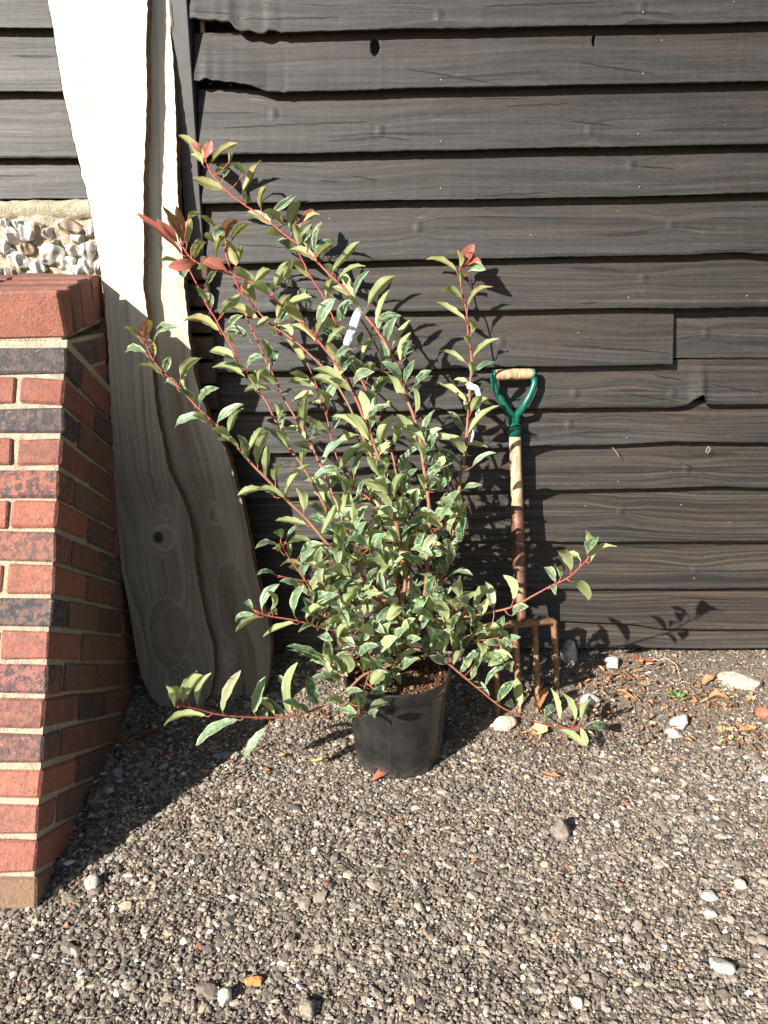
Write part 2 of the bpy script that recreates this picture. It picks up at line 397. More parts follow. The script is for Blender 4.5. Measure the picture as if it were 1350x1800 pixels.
# ------------------------------------------------------------------ ground
xs = np.unique(np.r_[np.linspace(-14, -1.7, 12), np.linspace(-1.7, 2.2, 150), np.linspace(2.2, 14, 12)])
ys = np.unique(np.r_[np.linspace(-14, .8, 14), np.linspace(.8, 2.7, 80), np.linspace(2.7, 8, 6)])
X, Y = np.meshgrid(xs, ys); Z = gz(Y)-.0015+.0035*lowfreq(X, Y, 9, 8)*(Y > .8)*(Y < 2.7)*(abs(X) < 2.2)+RNG.normal(size=X.shape)*.0022*((X > -1.7) & (X < 2.2) & (Y > .8))
V = np.c_[X.ravel(), Y.ravel(), Z.ravel()]; nx = len(xs)
F = [(j*nx+i, j*nx+i+1, (j+1)*nx+i+1, (j+1)*nx+i) for j in range(len(ys)-1) for i in range(nx-1)]
g = mobj('ground', V, F, GROUND); tag(g, 'bare grey brown earth under loose gravel', 'ground', None, 'structure')

def fast_mesh(name, V, F, col, matr, smooth=False):
    me = bpy.data.meshes.new(name); nv, nf = len(V), len(F)
    me.vertices.add(nv); me.vertices.foreach_set('co', V.astype(np.float32).ravel())
    me.loops.add(nf*3); me.loops.foreach_set('vertex_index', F.astype(np.int32).ravel())
    me.polygons.add(nf); me.polygons.foreach_set('loop_start', np.arange(0, nf*3, 3, dtype=np.int32))
    me.polygons.foreach_set('loop_total', np.full(nf, 3, dtype=np.int32))
    a = me.attributes.new('col', 'FLOAT_COLOR', 'POINT'); a.data.foreach_set('color', np.c_[col, np.ones(nv)].astype(np.float32).ravel())
    me.materials.append(matr); me.update(calc_edges=True); me.validate()
    me.polygons.foreach_set('use_smooth', [smooth]*nf)
    o = bpy.data.objects.new(name, me); COL.objects.link(o); return o
def rand_rot(n, r):
    q = r.normal(size=(n, 4)); q /= np.linalg.norm(q, axis=1)[:, None]; w_, x, y, z = q.T
    return np.stack([np.stack([1-2*(y*y+z*z), 2*(x*y-z*w_), 2*(x*z+y*w_)], -1), np.stack([2*(x*y+z*w_), 1-2*(x*x+z*z), 2*(y*z-x*w_)], -1),
                     np.stack([2*(x*z-y*w_), 2*(y*z+x*w_), 1-2*(x*x+y*y)], -1)], 1)
def gravel():
    r = np.random.default_rng(5); VV = []; FF = []; CC = []; off = 0
    def layer(cell, smin, smax, keep, sub, zl, x0=-1.15, x1=1.75, y0=.85, y1=2.46):
        nonlocal off
        gx = np.arange(x0, x1, cell); gy = np.arange(y0, y1, cell); X, Y = np.meshgrid(gx, gy)
        X = X.ravel()+r.uniform(-.6, .6, X.size)*cell; Y = Y.ravel()+r.uniform(-.6, .6, Y.size)*cell
        soil = np.clip((Y-1.86)/.25+lowfreq(X, Y, 9, 3)*.35, 0, 1)*np.clip((X+.1)/.4, .25, 1)
        k = (r.random(X.size) < keep*(1-.45*soil)) & (Y < 2.45) & (abs(X) < 0.35+Y*.62)
        pc = at_g(700, 1326); k &= ((X-pc[0])**2+(Y-pc[1])**2) > .108**2
        X, Y, soil = X[k], Y[k], soil[k]; n = len(X)
        S = r.lognormal(0, .33, n); S = np.clip(smin*S, smin*.45, smax)*(1-.30*soil)
        bv, bf = ICO[sub]; nb = len(bv)
        # 24 jittered base shapes
        shapes = []
        for _ in range(24):
            d = 1+r.normal(size=nb)*(.16 if sub == 1 else .13); shapes.append(bv*d[:, None])
        shapes = np.array(shapes)[r.integers(0, 24, n)]
        sc = np.stack([r.uniform(.8, 1.35, n), r.uniform(.7, 1.05, n), r.uniform(.5, .85, n)], -1)
        P = shapes*sc[:, None, :]*S[:, None, None]
        P = np.einsum('nij,nkj->nki', rand_rot(n, r), P)
        P[:, :, 2] *= .62
        z = gz(Y)+S*.05+zl*r.random(n)+.0035*lowfreq(X, Y, 9, 8)
        P += np.stack([X, Y, z], -1)[:, None, :]
        t = r.random(n); br = r.lognormal(-.03, .36, n)[:, None]
        c = np.array([.222, .190, .160])*br
        warm = r.random(n)[:, None]; c = c*(1-.25*warm)+np.array([.26, .20, .145])*br*.28*warm
        c = c*(1-soil[:, None]*.35)+soil[:, None]*.35*np.array([.19, .145, .10])*br
        right = np.clip((X+.2)/1.2, 0, 1)
        def put(m, col): c[m] = np.array(col)*r.uniform(.75, 1.15, (m.sum(), 1))
        put(t < .020+.022*right, (.78, .76, .70)); put((t > .05) & (t < .095), (.46, .38, .27)); put((t > .095) & (t < .100+.012*soil), (.40, .22, .12))
        put((t > .12) & (t < .123), (.34, .15, .10)); put((t > .13) & (t < .20), (.33, .29, .235)); put((t > .8) & (t < .87), (.07, .064, .06))
        VV.append(P.reshape(-1, 3)); CC.append(np.repeat(c, nb, 0))
        FF.append((bf[None]+(np.arange(n)*nb)[:, None, None]).reshape(-1, 3)+off); off += n*nb
    layer(.0088, .0050, .011, .97, 1, .002)
    layer(.0125, .0064, .015, .42, 1, .004)
    layer(.034, .0085, .017, .30, 2, .002)
    layer(.0056, .0024, .004, .50, 1, .006)
    o = fast_mesh('gravel', np.concatenate(VV), np.concatenate(FF), np.clip(np.concatenate(CC), 0, .9), STONE)
    tag(o, 'loose grey and brown gravel with scattered white chips', 'gravel', None, 'stuff')
gravel()

# ------------------------------------------------------------------ weatherboard wall
WALL = empty('weatherboard_wall', (.8, WD, .1), 'black stained weatherboard wall of overlapping rough boards behind the shrub', 'wall')
PXM = lambda x, y: at_y(x, y, WD-.02)
def curve(pts, X):
    P = np.array([PXM(*p) for p in pts]); o = np.argsort(P[:, 0]); return np.interp(X, P[o, 0], P[o, 2])
XL, XR = -.583, 2.6
# lower edge of every board in the photograph's pixels, top to bottom
B = [
 ('', [(345,-130),(1350,-150)]), ('', [(345,-75),(1350,-95)]),
 ('t', [(340,38),(409,40),(412,52),(425,59),(463,60),(900,50),(1350,40)]),
 ('t', [(343,143),(368,142),(405,147),(430,149),(455,154),(472,161),(500,163),(900,154),(1350,144)]),
 ('', [(346,274),(650,268),(1000,260),(1350,255)]),
 ('', [(357,359),(650,353),(1000,347),(1350,339)]),
 ('', [(363,463),(650,458),(1000,451),(1210,448),(1240,445),(1300,443),(1325,446),(1350,446)]),
 ('', [(370,550),(560,547),(850,545),(1000,541),(1090,540),(1200,541),(1350,538)]),
 ('s', [(380,652),(650,650),(850,644),(1000,641),(1180,639),(1350,630)]),
 ('', [(385,722),(700,720),(939,716),(1100,713),(1185,713),(1205,709),(1218,700),(1232,692),(1238,696),(1237,708),(1270,709),(1350,708)]),
 ('', [(390,796),(750,789),(868,785),(961,780),(1050,779),(1183,774),(1270,775),(1350,776)]),
 ('', [(400,878),(470,873),(650,865),(817,860),(972,858),(1183,854),(1260,851),(1350,853)]),
 ('', [(410,948),(504,944),(820,947),(1054,948),(1350,948)]),
 ('', [(420,1032),(567,1030),(830,1030),(1054,1031),(1350,1030)]),
 ('', [(430,1090),(700,1086),(985,1087),(1050,1089),(1113,1093),(1157,1101),(1240,1102),(1350,1102)]),
 ('', [(430,1140),(700,1138),(998,1135),(1350,1134)]),
]
KN = [(3, 660, 215-130, 0), (3, 1045, 175-110, 0), (4, 668, 232, 1), (4, 1035, 230, 1), (5, 1110, 290, 1), (6, 1180, 395, 1), (6, 735, 400, 1),
      (7, 1130, 490, 1), (8, 1245, 585, 1), (8, 880, 600, 1), (9, 1180, 690, 1), (9, 1010, 690, 1), (10, 1000, 745, 1), (11, 1205, 825, 1),
      (11, 520, 820, 1), (12, 1090, 900, 1), (13, 1220, 1000, 1), (14, 760, 1060, 1), (2, 770, 30, 1), (2, 1125, 15, 1), (4, 480, 200, 1), (10, 640, 770, 1)]
CK = [(2,345,25,410,27),(2,850,14,1050,6),(2,1090,25,1180,28),(2,430,37,600,34),(3,710,122,880,152),(3,350,146,470,156),(3,1020,112,1150,133),(4,890,187,1000,181),(4,390,226,650,214),(4,1000,215,1080,222),(5,620,310,665,318),(5,1105,290,1190,298),(5,850,345,960,340),
      (6,1215,442,1345,440),(6,420,430,520,436),(7,1015,533,1050,532),(7,500,505,560,508),(8,985,606,1180,620),(8,700,590,780,594),(9,1095,690,1195,706),(9,1250,676,1340,690),(9,1150,660,1200,668),(10,1000,760,1110,757),(10,620,770,720,772),(11,1195,812,1240,832),(11,900,835,980,830),(12,1030,925,1150,930),(13,1080,960,1200,966),(14,1180,1050,1300,1056),(14,600,1070,700,1066),(15,900,1120,1000,1122)]
def local_attrs(i, X, Z):
    kn = np.full((len(X), 3), 9.0); best = np.full(len(X), 1e9)
    for (bi, kx, ky, kk) in KN:
        if bi == i and kk:
            K = PXM(kx, ky); rx, rz = (.014+.006*(kx % 3), .020+.005*(ky % 3)); a_, c_ = (X-K[0])/rx, (Z-K[2])/rz; d2 = (X-K[0])**2+(Z-K[2])**2
            m_ = d2 < best; best = np.where(m_, d2, best); kn[m_] = np.c_[a_, c_, np.full(len(X), kx*.01)][m_]
    ck = np.full((len(X), 3), 5.0); best = np.full(len(X), 1e9)
    for (bi, x1, y1, x2, y2) in CK:
        if bi == i:
            A, B_ = PXM(x1, y1), PXM(x2, y2); m0 = (A+B_)/2; h = (B_[0]-A[0])/2; sl = (B_[2]-A[2])/(2*h)
            u = (X-m0[0])/h; v = Z-m0[2]-sl*(X-m0[0]); d2 = np.maximum(abs(u)-1, 0)*h+abs(v)
            m_ = d2 < best; best = np.where(m_, d2, best); ck[m_] = np.c_[u, v, np.zeros(len(X))][m_]
    ck[:, 0] = np.clip(ck[:, 0], -5, 5)
    return kn, ck
clad = MB()
def add_board(i, pts, prev, X0=XL, X1=XR, yoff=0.0, torn=False, seed=0, prevpts=None, rot=0, prot=.040, zfun=curve, thick=.019):
    hole = [PXM(659, 81), PXM(1045, 70)] if i == 3 else []
    X = np.arange(X0, X1, .007)
    for h in hole: X = np.r_[X, np.arange(h[0]-.022, h[0]+.022, .0018)]
    fine_ = [p for p in pts]
    X = np.unique(np.round(np.r_[X, X1], 5)); n = len(X)
    zb = zfun(pts, X)+noiseX(X, .15, seed+50, .0009)+noiseX(X, .012, seed+51, .00045)
    if torn: zb += np.where(X < PXM(500, 100)[0], noiseX(X, .018, seed+3, .003), 0)
    zt = (zfun(prev, X) if callable(zfun) and prev is not None else zb+.15)+.010+noiseX(X, .14, seed+7, .0012)
    rows = 40 if hole else 26
    V = []; G = []; E = []
    tt = np.linspace(0, 1, rows)
    face_y = WD+yoff-prot
    warp = noiseX(X, .28, seed+9, .006)
    for t in tt:
        z = zb+(zt-zb)*t
        y = face_y+(prot-.004)*t + noiseX(X, .4, seed+13, .0008)
        zz = z+warp*(1-abs(2*t-1)*.3)
        if i == 3:
            for h, (a, b_) in zip(hole, ((.0125, .021), (.0045, .014))):
                rr = ((X-h[0])/a)**2+((z-h[2])/b_)**2
                y = y+np.where(rr < 1, .035, 0)
        for (bi, kx, ky, kk) in KN:
            if bi == i and kk:
                K = PXM(kx, ky); dx = X-K[0]; dz = z-K[2]; r2 = (dx/(.05+.02*(kx % 3)))**2+(dz/.045)**2
                zz = zz+.016*np.exp(-r2)*np.tanh(dz/.012)
                r3 = (dx/.016)**2+(dz/.020)**2; y = y-.0022*np.exp(-r3*1.5)+.003*np.exp(-((r3-1)**2)*6)*.4
        V.append(np.c_[X, y, z]); G.append(np.c_[X, zz+rot, np.full(n, i*1.37+seed*.01)]); E.append(np.full(n, t))
    # underside and back
    V.append(np.c_[X, np.full(n, face_y+.0008), zb-.0016]); V.append(np.c_[X, np.full(n, face_y+thick), zb-.0005]); V.append(np.c_[X, np.full(n, face_y+thick), zb+.02])
    for _ in range(3): G.append(np.c_[X, zb, np.full(n, i*1.37)]); E.append(np.zeros(n))
    m = rows; order = [m+2, m+1, m]+list(range(m))
    F = []
    for a, b_ in zip(order[:-1], order[1:]):
        for k in range(n-1): F.append((a*n+k, a*n+k+1, b_*n+k+1, b_*n+k))
    Vv = np.concatenate(V); Gg = np.concatenate(G)
    # end caps
    for k in (0, n-1):
        e = len(Vv); q = np.array([[X[k], face_y, zb[k]], [X[k], face_y+thick, zb[k]], [X[k], WD+yoff+.012, zt[k]], [X[k], WD+yoff-.004, zt[k]]])
        Vv = np.r_[Vv, q]; Gg = np.r_[Gg, np.c_[q[:, 0], q[:, 2], np.full(4, i)]]; E.append(np.zeros(4)); F.append((e, e+1, e+2, e+3) if k == 0 else (e+3, e+2, e+1, e))
    warm = {2: -.35, 3: -.1, 4: -.2, 5: -.05, 6: .0, 7: .1, 8: .05, 9: .15, 10: .25, 11: .3, 12: .35, 13: .4, 14: .5, 15: .45}.get(i, 0)
    kn_, ck_ = local_attrs(i, Vv[:, 0], Vv[:, 2])
    clad.add(Vv, F, kn=kn_, ck=ck_, grain=Gg, edge=np.concatenate(E), warm=np.full(len(Vv), warm))
for i in range(1, len(B)):
    k, pts = B[i]; prev = B[i-1][1]
    if B[i-1][0] == 't': prev = [(345, prev[-3][1]+1)]+prev[-3:]
    if i == 3: prev = [(340, 61), (450, 61), (900, 50), (1350, 40)]
    if i == 4: prev = [(340, 161), (500, 163), (900, 154), (1350, 144)]
    if i == 10: prev = [(385,722),(700,720),(939,716),(1185,712),(1350,708)]
    XLi = PXM(B[i][1][0][0], B[i][1][0][1])[0]
    if k == 's':
        xs_ = PXM(1181, 600)[0]
        add_board(i, pts, prev, XL, xs_, -.004, seed=i)
        add_board(i, [(1150, 628), (1190, 629), (1350, 630)], [(1100, 541), (1350, 537)], xs_-.05, XR, .017, seed=i+40, rot=.3, prot=.030)
    else: add_board(i, pts, prev, XL, XR, 0, torn=(k == 't'), seed=i)
clad.build('cladding', BOARD, WALL)
# boards left of the post, above the flint wall
clad = MB()
LB = [[(-200, -150), (300, -150)], [(-200, -52), (300, -52)], [(-200, 50), (0, 50), (300, 49)], [(-200, 164), (0, 163), (300, 163)], [(-200, 279), (0, 278), (300, 279)], [(-200, 350), (0, 349), (300, 348)]]
for i in range(1, 6):
    add_board(20+i, LB[i], LB[i-1], -1.9, -.642, -.0, seed=80+i, prot=.034)
o = clad.build('cladding', BOARD, WALL); o['label'] = 'greyer boards above the flint wall'
b = MB(); b.add(*cbox((-1.9, WD+.045, .1), (4.5, 0, 0), (0, .02, 0), (0, 0, 2.3), .002)); b.build('backing', DARK, WALL, False)
# corner post
b = MB(); zt = 2.35; zb_ = PXM(350, 462)[2]
b.add(*cbox((-.636, WD-.042, zb_), (.049, 0, 0), (0, .06, 0), (0, 0, zt-zb_), .0025)); b.build('corner_post', POSTM, WALL, False)
# pale strip of old wood in the torn gap
a = PXM(350, 48); b = MB(); b.add(*cbox((a[0]-.004, WD+.004, a[2]-.03), (.012, 0, 0), (0, .012, 0), (0, .004, .07), .003)); b.build('batten', ASH, WALL, False)
# nails
for (nx_, ny_) in [(768,37),(1128,25),(1128,132),(775,143),(1120,237),(1122,330),(775,250),(775,333),(367,145),(404,147),(1103,523),(1107,602),(1100,768),(1085,845),(1198,888),(1165,70),(745,365),(1310,520),(1030,890),(1218,1014)]:
    P = PXM(nx_, ny_); yy = WD-.033
    # find board face depth at that height
    zs = sorted([float(curve(p, np.array([P[0]]))[0]) for _, p in B]); lo = max([z for z in zs if z <= P[2]] or [zs[0]]); hi = min([z for z in zs if z > P[2]] or [zs[-1]])
    t = (P[2]-lo)/max(hi-lo, .01); yy = WD-.040+.036*t
    V, F = ICO[2]; mobj('nail', V*np.array([.0034, .0022, .0034])+np.array([P[0], yy-.0005, P[2]]), F, NAIL, WALL)

# ------------------------------------------------------------------ flint wall with brick quoin
FW = empty('flint_wall', (-1.2, 2.37, .05), 'low wall of knobbly white flints set in sandy mortar behind the brick buttress', 'wall')
FY = 2.372
zl = PXM(50, 352)[2]-.004
xs = np.arange(-1.95, -.66, .008); zs = np.arange(-.02, zl-.03, .008); X, Z = np.meshgrid(xs, zs)
Yy = FY-.010*lowfreq(X, Z, 40, 4)*.6-RNG.normal(size=X.shape)*.0018
V = np.c_[X.ravel(), Yy.ravel(), Z.ravel()]; nx = len(xs)
F = [(j*nx+i, j*nx+i+1, (j+1)*nx+i+1, (j+1)*nx+i) for j in range(len(zs)-1) for i in range(nx-1)]
b = MB(); b.add(V, F); b.add(*cbox((-1.95, FY+.012, -.1), (1.29, 0, 0), (0, .05, 0), (0, 0, zl+.07), .004)); b.build('mortar_face', FLINTMORTAR, FW)
# sloping mortar ledge
xs = np.arange(-1.95, -.66, .01); b = MB(); n = len(xs); P = []
prof = [(2.44, zl+.004), (2.40, zl+.002), (2.365, zl-.004), (2.358, zl-.018), (2.362, zl-.034), (2.368, zl-.046), (2.40, zl-.06)]
for (yy, zz) in prof: P.append(np.c_[xs, yy+noise1(n, 4, int(zz*1e4), .0022)+noise1(n, 1.2, int(zz*1e4)+5, .0012), zz+noise1(n, 5, int(zz*1e4)+1, .0015)+noise1(n, 1.2, int(zz*1e4)+7, .0012)])
F = [(a*n+k, a*n+k+1, (a+1)*n+k+1, (a+1)*n+k) for a in range(len(prof)-1) for k in range(n-1)]
b.add(np.concatenate(P), [f[::-1] for f in F]); b.build('mortar_ledge', FLINTMORTAR, FW)
b = MB(); r = np.random.default_rng(9); V0, F0 = ICO[4]
fl = [(70,402,24,22),(108,395,20,16),(10,392,20,16),(70,470,22,20),(115,460,26,22),(48,435,20,18),(8,440,22,22),(140,420,22,18),(35,392,18,14),(155,465,20,22),(85,408,16,14),(130,440,20,16),(30,478,24,16),(50,403,30,26),(128,400,34,26),(20,412,24,28),(90,450,42,40),(155,440,26,30),(30,455,34,30),(135,475,30,24),(8,480,26,26),(165,405,20,20),(60,485,24,14),(100,425,14,10),(175,470,14,22)]
spots = [(at_y(x, y, FY), a/1400*2.4, c/1400*2.4) for x, y, a, c in fl]
for zz in np.arange(.1, 1.2, .095):
    for xx in np.arange(-1.9, -.7, .11): spots.append((np.array([xx+r.normal()*.012, FY, zz+r.normal()*.012]), r.uniform(.035, .05), r.uniform(.028, .042)))
for xx in np.arange(-1.9, -1.1, .1): spots.append((np.array([xx, FY, 1.28+r.normal()*.02]), .045, .035)); spots.append((np.array([xx+.05, FY, 1.38+r.normal()*.02]), .042, .035))
for P, a, c in spots:
    k = r.normal(size=(5, 3)); ph = r.random(5)*6; d = 1+.13*sum(np.sin(V0@k[j]*2.2+ph[j]) for j in range(5))+.05*np.sin(V0@k[0]*9)*np.sin(V0@k[1]*8)
    q = V0*d[:, None]
    for _f in range(9):
        n_ = unit(r.normal(size=3)+np.array([0, -.6, 0])); hh = r.uniform(.55, .85); qq = q@n_; q = q-np.outer(np.maximum(qq-hh, 0)*.95, n_)
    q = q*np.array([a*.62, .024, c*.62])*r.uniform(.9, 1.1)
    q[:, 1] = np.where(q[:, 1] < 0, q[:, 1]*(1+.25*np.sin(V0[:, 0]*7+ph[0])), q[:, 1])
    base = np.array([.58, .555, .51])*r.uniform(.6, 1.2) if r.random() > .15 else np.array([.22, .17, .11])
    b.add(q+P+np.array([0, -.006, 0]), F0, col=base)
b.build('flintwork', FLINT, FW)
b = MB()   # dark brick quoin at the end of the flint wall
for j, zz in enumerate(np.arange(.03, zb_-.03, .075)):
    b.add(*cbox((-.66, 2.372+(j % 2)*.0, zz), (.085+.0*(j % 2), 0, 0), (0, .065, 0), (0, 0, .064), .004, .001), col=np.array([.09, .04, .03])*RNG.uniform(.5, 1.3), burn=RNG.random())
b.build('quoin', BRICK, FW, False)

# ------------------------------------------------------------------ brick buttress
O = at_y(115, 598, 1.95); FT = at_g(56, 1600); FT = FT+unit(FT-O)*.12
eb = unit(FT-O); cdir = unit(ray(630, 1160)); ex = np.array([1.0, 0, 0])
hd = unit([cdir[0], cdir[1], 0])
PI_ = empty('brick_buttress', (-1.1, 1.8, 0), 'sloping red brick buttress with a brick on edge top at the left', 'buttress')
reds = [(.075, .055, .060, 1), (.36, .095, .062, .15), (.085, .060, .062, 1), (.37, .105, .065, .2), (.34, .10, .065, .6), (.42, .115, .07, .1), (.34, .115, .08, .5),
        (.40, .115, .07, .2), (.13, .075, .07, 1), (.40, .12, .08, .15), (.32, .11, .09, .8), (.38, .12, .085, .25), (.30, .12, .095, .6), (.43, .135, .085, .1), (.40, .13, .09, .15), (.42, .12, .08, .1), (.27, .155, .08, .1), (.33, .12, .08, .2), (.33, .12, .08, .2)]
b = MB(); core = MB(); PR = .0062; cp = float(np.linalg.norm(FT-O)-.12-.02)/16.9; bh = cp-.0105
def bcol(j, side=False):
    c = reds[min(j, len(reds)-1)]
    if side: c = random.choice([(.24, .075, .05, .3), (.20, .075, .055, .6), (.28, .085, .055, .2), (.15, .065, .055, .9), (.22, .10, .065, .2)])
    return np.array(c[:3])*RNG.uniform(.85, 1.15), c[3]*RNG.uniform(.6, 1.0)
nlen = int(np.linalg.norm(FT-O)/cp)+1
for j in range(nlen):
    base = O+eb*(j*cp+.020)
    A = (j % 2 == 0); lf, ls = (.215, .1025) if A else (.1025, .215)
    c, bu = bcol(j)
    jj = .0015
    qx, qy = PR+RNG.normal()*.0014, PR+RNG.normal()*.0012
    V, F = cbox(base+ex*qx-cdir*qy, -ex*(lf+qx), cdir*(ls+qy), eb*(bh+RNG.normal()*.0008), .0035+.0035*RNG.random(), .002); b.add(V, F, col=c, burn=min(bu*1.5+.1, 1))
    t = lf+.011
    first = True
    while t < .95:
        ln = (.215 if A else .1025) if RNG.random() > .1 else .1025
        if not A and first: ln = .06 if j % 4 == 1 else .1025
        first = False
        c2, bu = bcol(j); V, F = cbox(base-ex*t-cdir*(PR+RNG.normal()*.0008), -ex*ln, cdir*.09, eb*bh, .004, jj); b.add(V, F, col=c2, burn=bu); t += ln+.011
    s = ls+.011
    while (base+cdir*s)[1] < 2.34:
        ln = .2150
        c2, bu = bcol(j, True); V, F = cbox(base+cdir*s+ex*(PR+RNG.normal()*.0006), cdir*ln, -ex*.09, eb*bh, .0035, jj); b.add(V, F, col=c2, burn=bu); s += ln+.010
# level bricks in the wedge under the coping
zv = np.array([0, 0, 1.0])
for j in range(5):
    s = -.03+(.1 if j % 2 else .04)
    for _ in range(3):
        P = O+hd*s-zv*(.012+(j+1)*.075-.009)
        # keep only bricks that sit above the first sloping course
        yrel = s*math.tan(math.asin(-cdir[2])); lim = (s+.215)*math.tan(math.asin(-cdir[2]))
        if (j+.2)*.075 < lim and s > -.05 and (O+hd*s)[1] < 2.34:
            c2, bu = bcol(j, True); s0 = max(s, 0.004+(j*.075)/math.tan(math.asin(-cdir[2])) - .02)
            if s+.215-s0 > .03:
                V, F = cbox(O+hd*s0-zv*(.010+(j+1)*.075-.010)+ex*(PR-.0022), hd*(s+.215-s0), -ex*.08, zv*.065, .003, .0008); b.add(V, F, col=c2, burn=bu)
        s += .226
b.build('brickwork', BRICK, PI_, False)
core.add(*cbox(O-eb*.002+ex*(PR-.0009), cdir*.5, -ex*.05, eb*.021, .001))
def prism(poly, vec):
    n = len(poly); V = np.r_[poly, np.asarray(poly)+vec]; F = [tuple(range(n))[::-1], tuple(range(n, 2*n))]+[(i, (i+1) % n, n+(i+1) % n, n+i) for i in range(n)]
    return V, F
bk = 2.36
poly = [O+unit(cdir)*.002, FT+cdir*.002, FT+hd*((bk-FT[1])/hd[1]), O+hd*((bk-O[1])/hd[1]), ]
poly = np.array(poly); V, F = prism(poly, -ex*.96); core.add(V, F)
# coping: four courses of brick on edge, tilted slightly down to the front
tl = math.radians(5.5); cy = unit(hd*math.cos(tl)+zv*math.sin(tl)); cz = unit(np.cross(ex, cy)); cz = cz if cz[2] > 0 else -cz
b = MB(); ch = .112
for q in range(4):
    s = (0, .0765, .166, .269)[q]; bwid = (.0665, .079, .092, .105)[q]; t = 0
    while t < .95:
        ln = .215 if not (q % 2 and t == 0) else .215
        c2 = np.array((.40, .115, .07))*RNG.uniform(.85, 1.1) if q == 0 else np.array((.30, .09, .06))*RNG.uniform(.8, 1.2)
        V, F = cbox(O+cz*.004+cy*(s-.006)+ex*(.006-.003*q)-ex*t, -ex*ln, cy*bwid, cz*(ch+.003*q), .006, .0018); b.add(V, F, col=c2, burn=.15); t += ln+.010
b.build('coping', BRICK, PI_, False)
core.add(*cbox(O-cz*.002+cy*.001-ex*.008, -ex*.95, cy*.37, cz*(ch-.004), .002))
core.build('mortar', MORTAR, PI_, False)

# ------------------------------------------------------------------ waney planks
def interp_edge(pts, y): P = np.array(pts, float); return np.interp(y, P[:, 1], P[:, 0])
def plank(name, label, left, right, ybot, off, knots, seed, bottom_left=None):
    ytop = -330
    yy = np.r_[np.linspace(ytop, ybot, 420)]
    nx = 44; n = len(yy)
    xl = interp_edge(left, yy)+noise1(n, 2, seed, .5)+noise1(n, 14, seed+5, .8); xr = interp_edge(right, yy)+noise1(n, 2, seed+1, .5)+noise1(n, 14, seed+6, .8)
    k = .105; off = off+.052
    def on_plane(x, y):
        d = ray(x, y)   # Y = 2.135+off+k*(Z-.05)
        t = (2.135+off+k*(HC-.05))/(d[1]-k*d[2]); return C0+d*t
    nrm = unit([0, -1, k])
    Vf = np.array([[on_plane(xl[j]+(xr[j]-xl[j])*i/(nx-1), yy[j]) for i in range(nx)] for j in range(n)])
    bevel = .006
    Vb = Vf-nrm*.030; Vb[:, 0, 0] -= .003; Vb[:, -1, 0] += .001
    Vb[:, 0, 0] += noise1(n, 3, seed+2, .0008); Vb[:, -1, 0] += noise1(n, 3, seed+3, .0008)
    V = np.r_[Vf.reshape(-1, 3), Vb.reshape(-1, 3)]; N_ = n*nx
    gx = V[:, 0].copy(); gzv = V[:, 2].copy(); dark = np.zeros(len(V)); knot = np.zeros(len(V)); heart = np.zeros(len(V))
    # follow the sweep of the board
    cen = np.array([(Vf[j, 0, 0]+Vf[j, -1, 0])/2 for j in range(n)]); cz_ = Vf[:, 0, 2]
    gx -= np.interp(V[:, 2], cz_[::-1], cen[::-1])*.85
    for (kx, ky, a, c, amp, dk, kt) in knots:
        K = on_plane(kx, ky); dx = V[:, 0]-K[0]; dz = V[:, 2]-K[2]; r2 = (dx/a)**2+(dz/c)**2; rr = np.sqrt(r2)
        if dk > 0:
            wob = 1+.06*np.sin(np.arctan2(dz, dx)*3+1); inside = np.clip((1.0*wob-rr)/.08, 0, 1); dark = np.maximum(dark, dk*inside)
        wgt = np.exp(-(rr/.9)**5)*.75; gx = gx+np.sign(dx)*a*.8*np.exp(-r2/2.2)*np.minimum(abs(dx)/a, 1); gx = gx*(1-wgt)+(rr*a*.5)*wgt
        gzv = gzv*(1-wgt*.8)+K[2]*wgt*.8
        if kt: knot = np.maximum(knot, np.clip((.36-rr)/.08, 0, 1)*kt)
    if seed > 200:
        w_ = (V[:, 0]-np.interp(V[:, 2], cz_[::-1], Vf[:, 0, 0][::-1])); heart = np.clip(1-abs(w_-.15)/.05, 0, 1)*np.clip((1.25-V[:, 2])/.3, 0, 1)
    low = np.clip((1.18-V[:, 2])/.45, 0, 1)  # weathered grey lower wood, extended upward to paint in the buttress shade
    F = []; fm = []
    for j in range(n-1):
        for i in range(nx-1):
            F.append((j*nx+i, (j+1)*nx+i, (j+1)*nx+i+1, j*nx+i+1)); F.append((N_+j*nx+i, N_+j*nx+i+1, N_+(j+1)*nx+i+1, N_+(j+1)*nx+i))
    for i in range(nx-1): F.append((i, i+1, N_+i+1, N_+i)); F.append(((n-1)*nx+i, N_+(n-1)*nx+i, N_+(n-1)*nx+i+1, (n-1)*nx+i+1))
    e = empty(name, (Vf[-1, nx//2]), label, 'plank', None)
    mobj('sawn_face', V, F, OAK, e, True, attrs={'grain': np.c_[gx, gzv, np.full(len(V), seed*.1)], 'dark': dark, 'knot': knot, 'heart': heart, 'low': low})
    # bark on both edges
    for side, i in ((0, 0), (1, nx-1)):
        m = MB(); sg = -1 if side == 0 else 1
        A = Vf[:, i]; Bk = Vb[:, i]; rings = []
        for q, fr in enumerate((0.02, .25, .5, .75, 1.0)):
            P = A*(1-fr)+Bk*fr; P = P.copy(); P[:, 0] += sg*(.0006+.0012*math.sin(math.pi*min(fr+.1, 1))+abs(noise1(n, 2, seed+20+q+side*9, .0011)))
            rings.append(P)
        nn = len(rings); VV = np.concatenate(rings); FF = []
        for q in range(nn-1):
            for j in range(n-1):
                f = (q*n+j, q*n+j+1, (q+1)*n+j+1, (q+1)*n+j); FF.append(f if side == 0 else f[::-1])
        m.add(VV, FF); m.build('bark_edge', BARK, e)
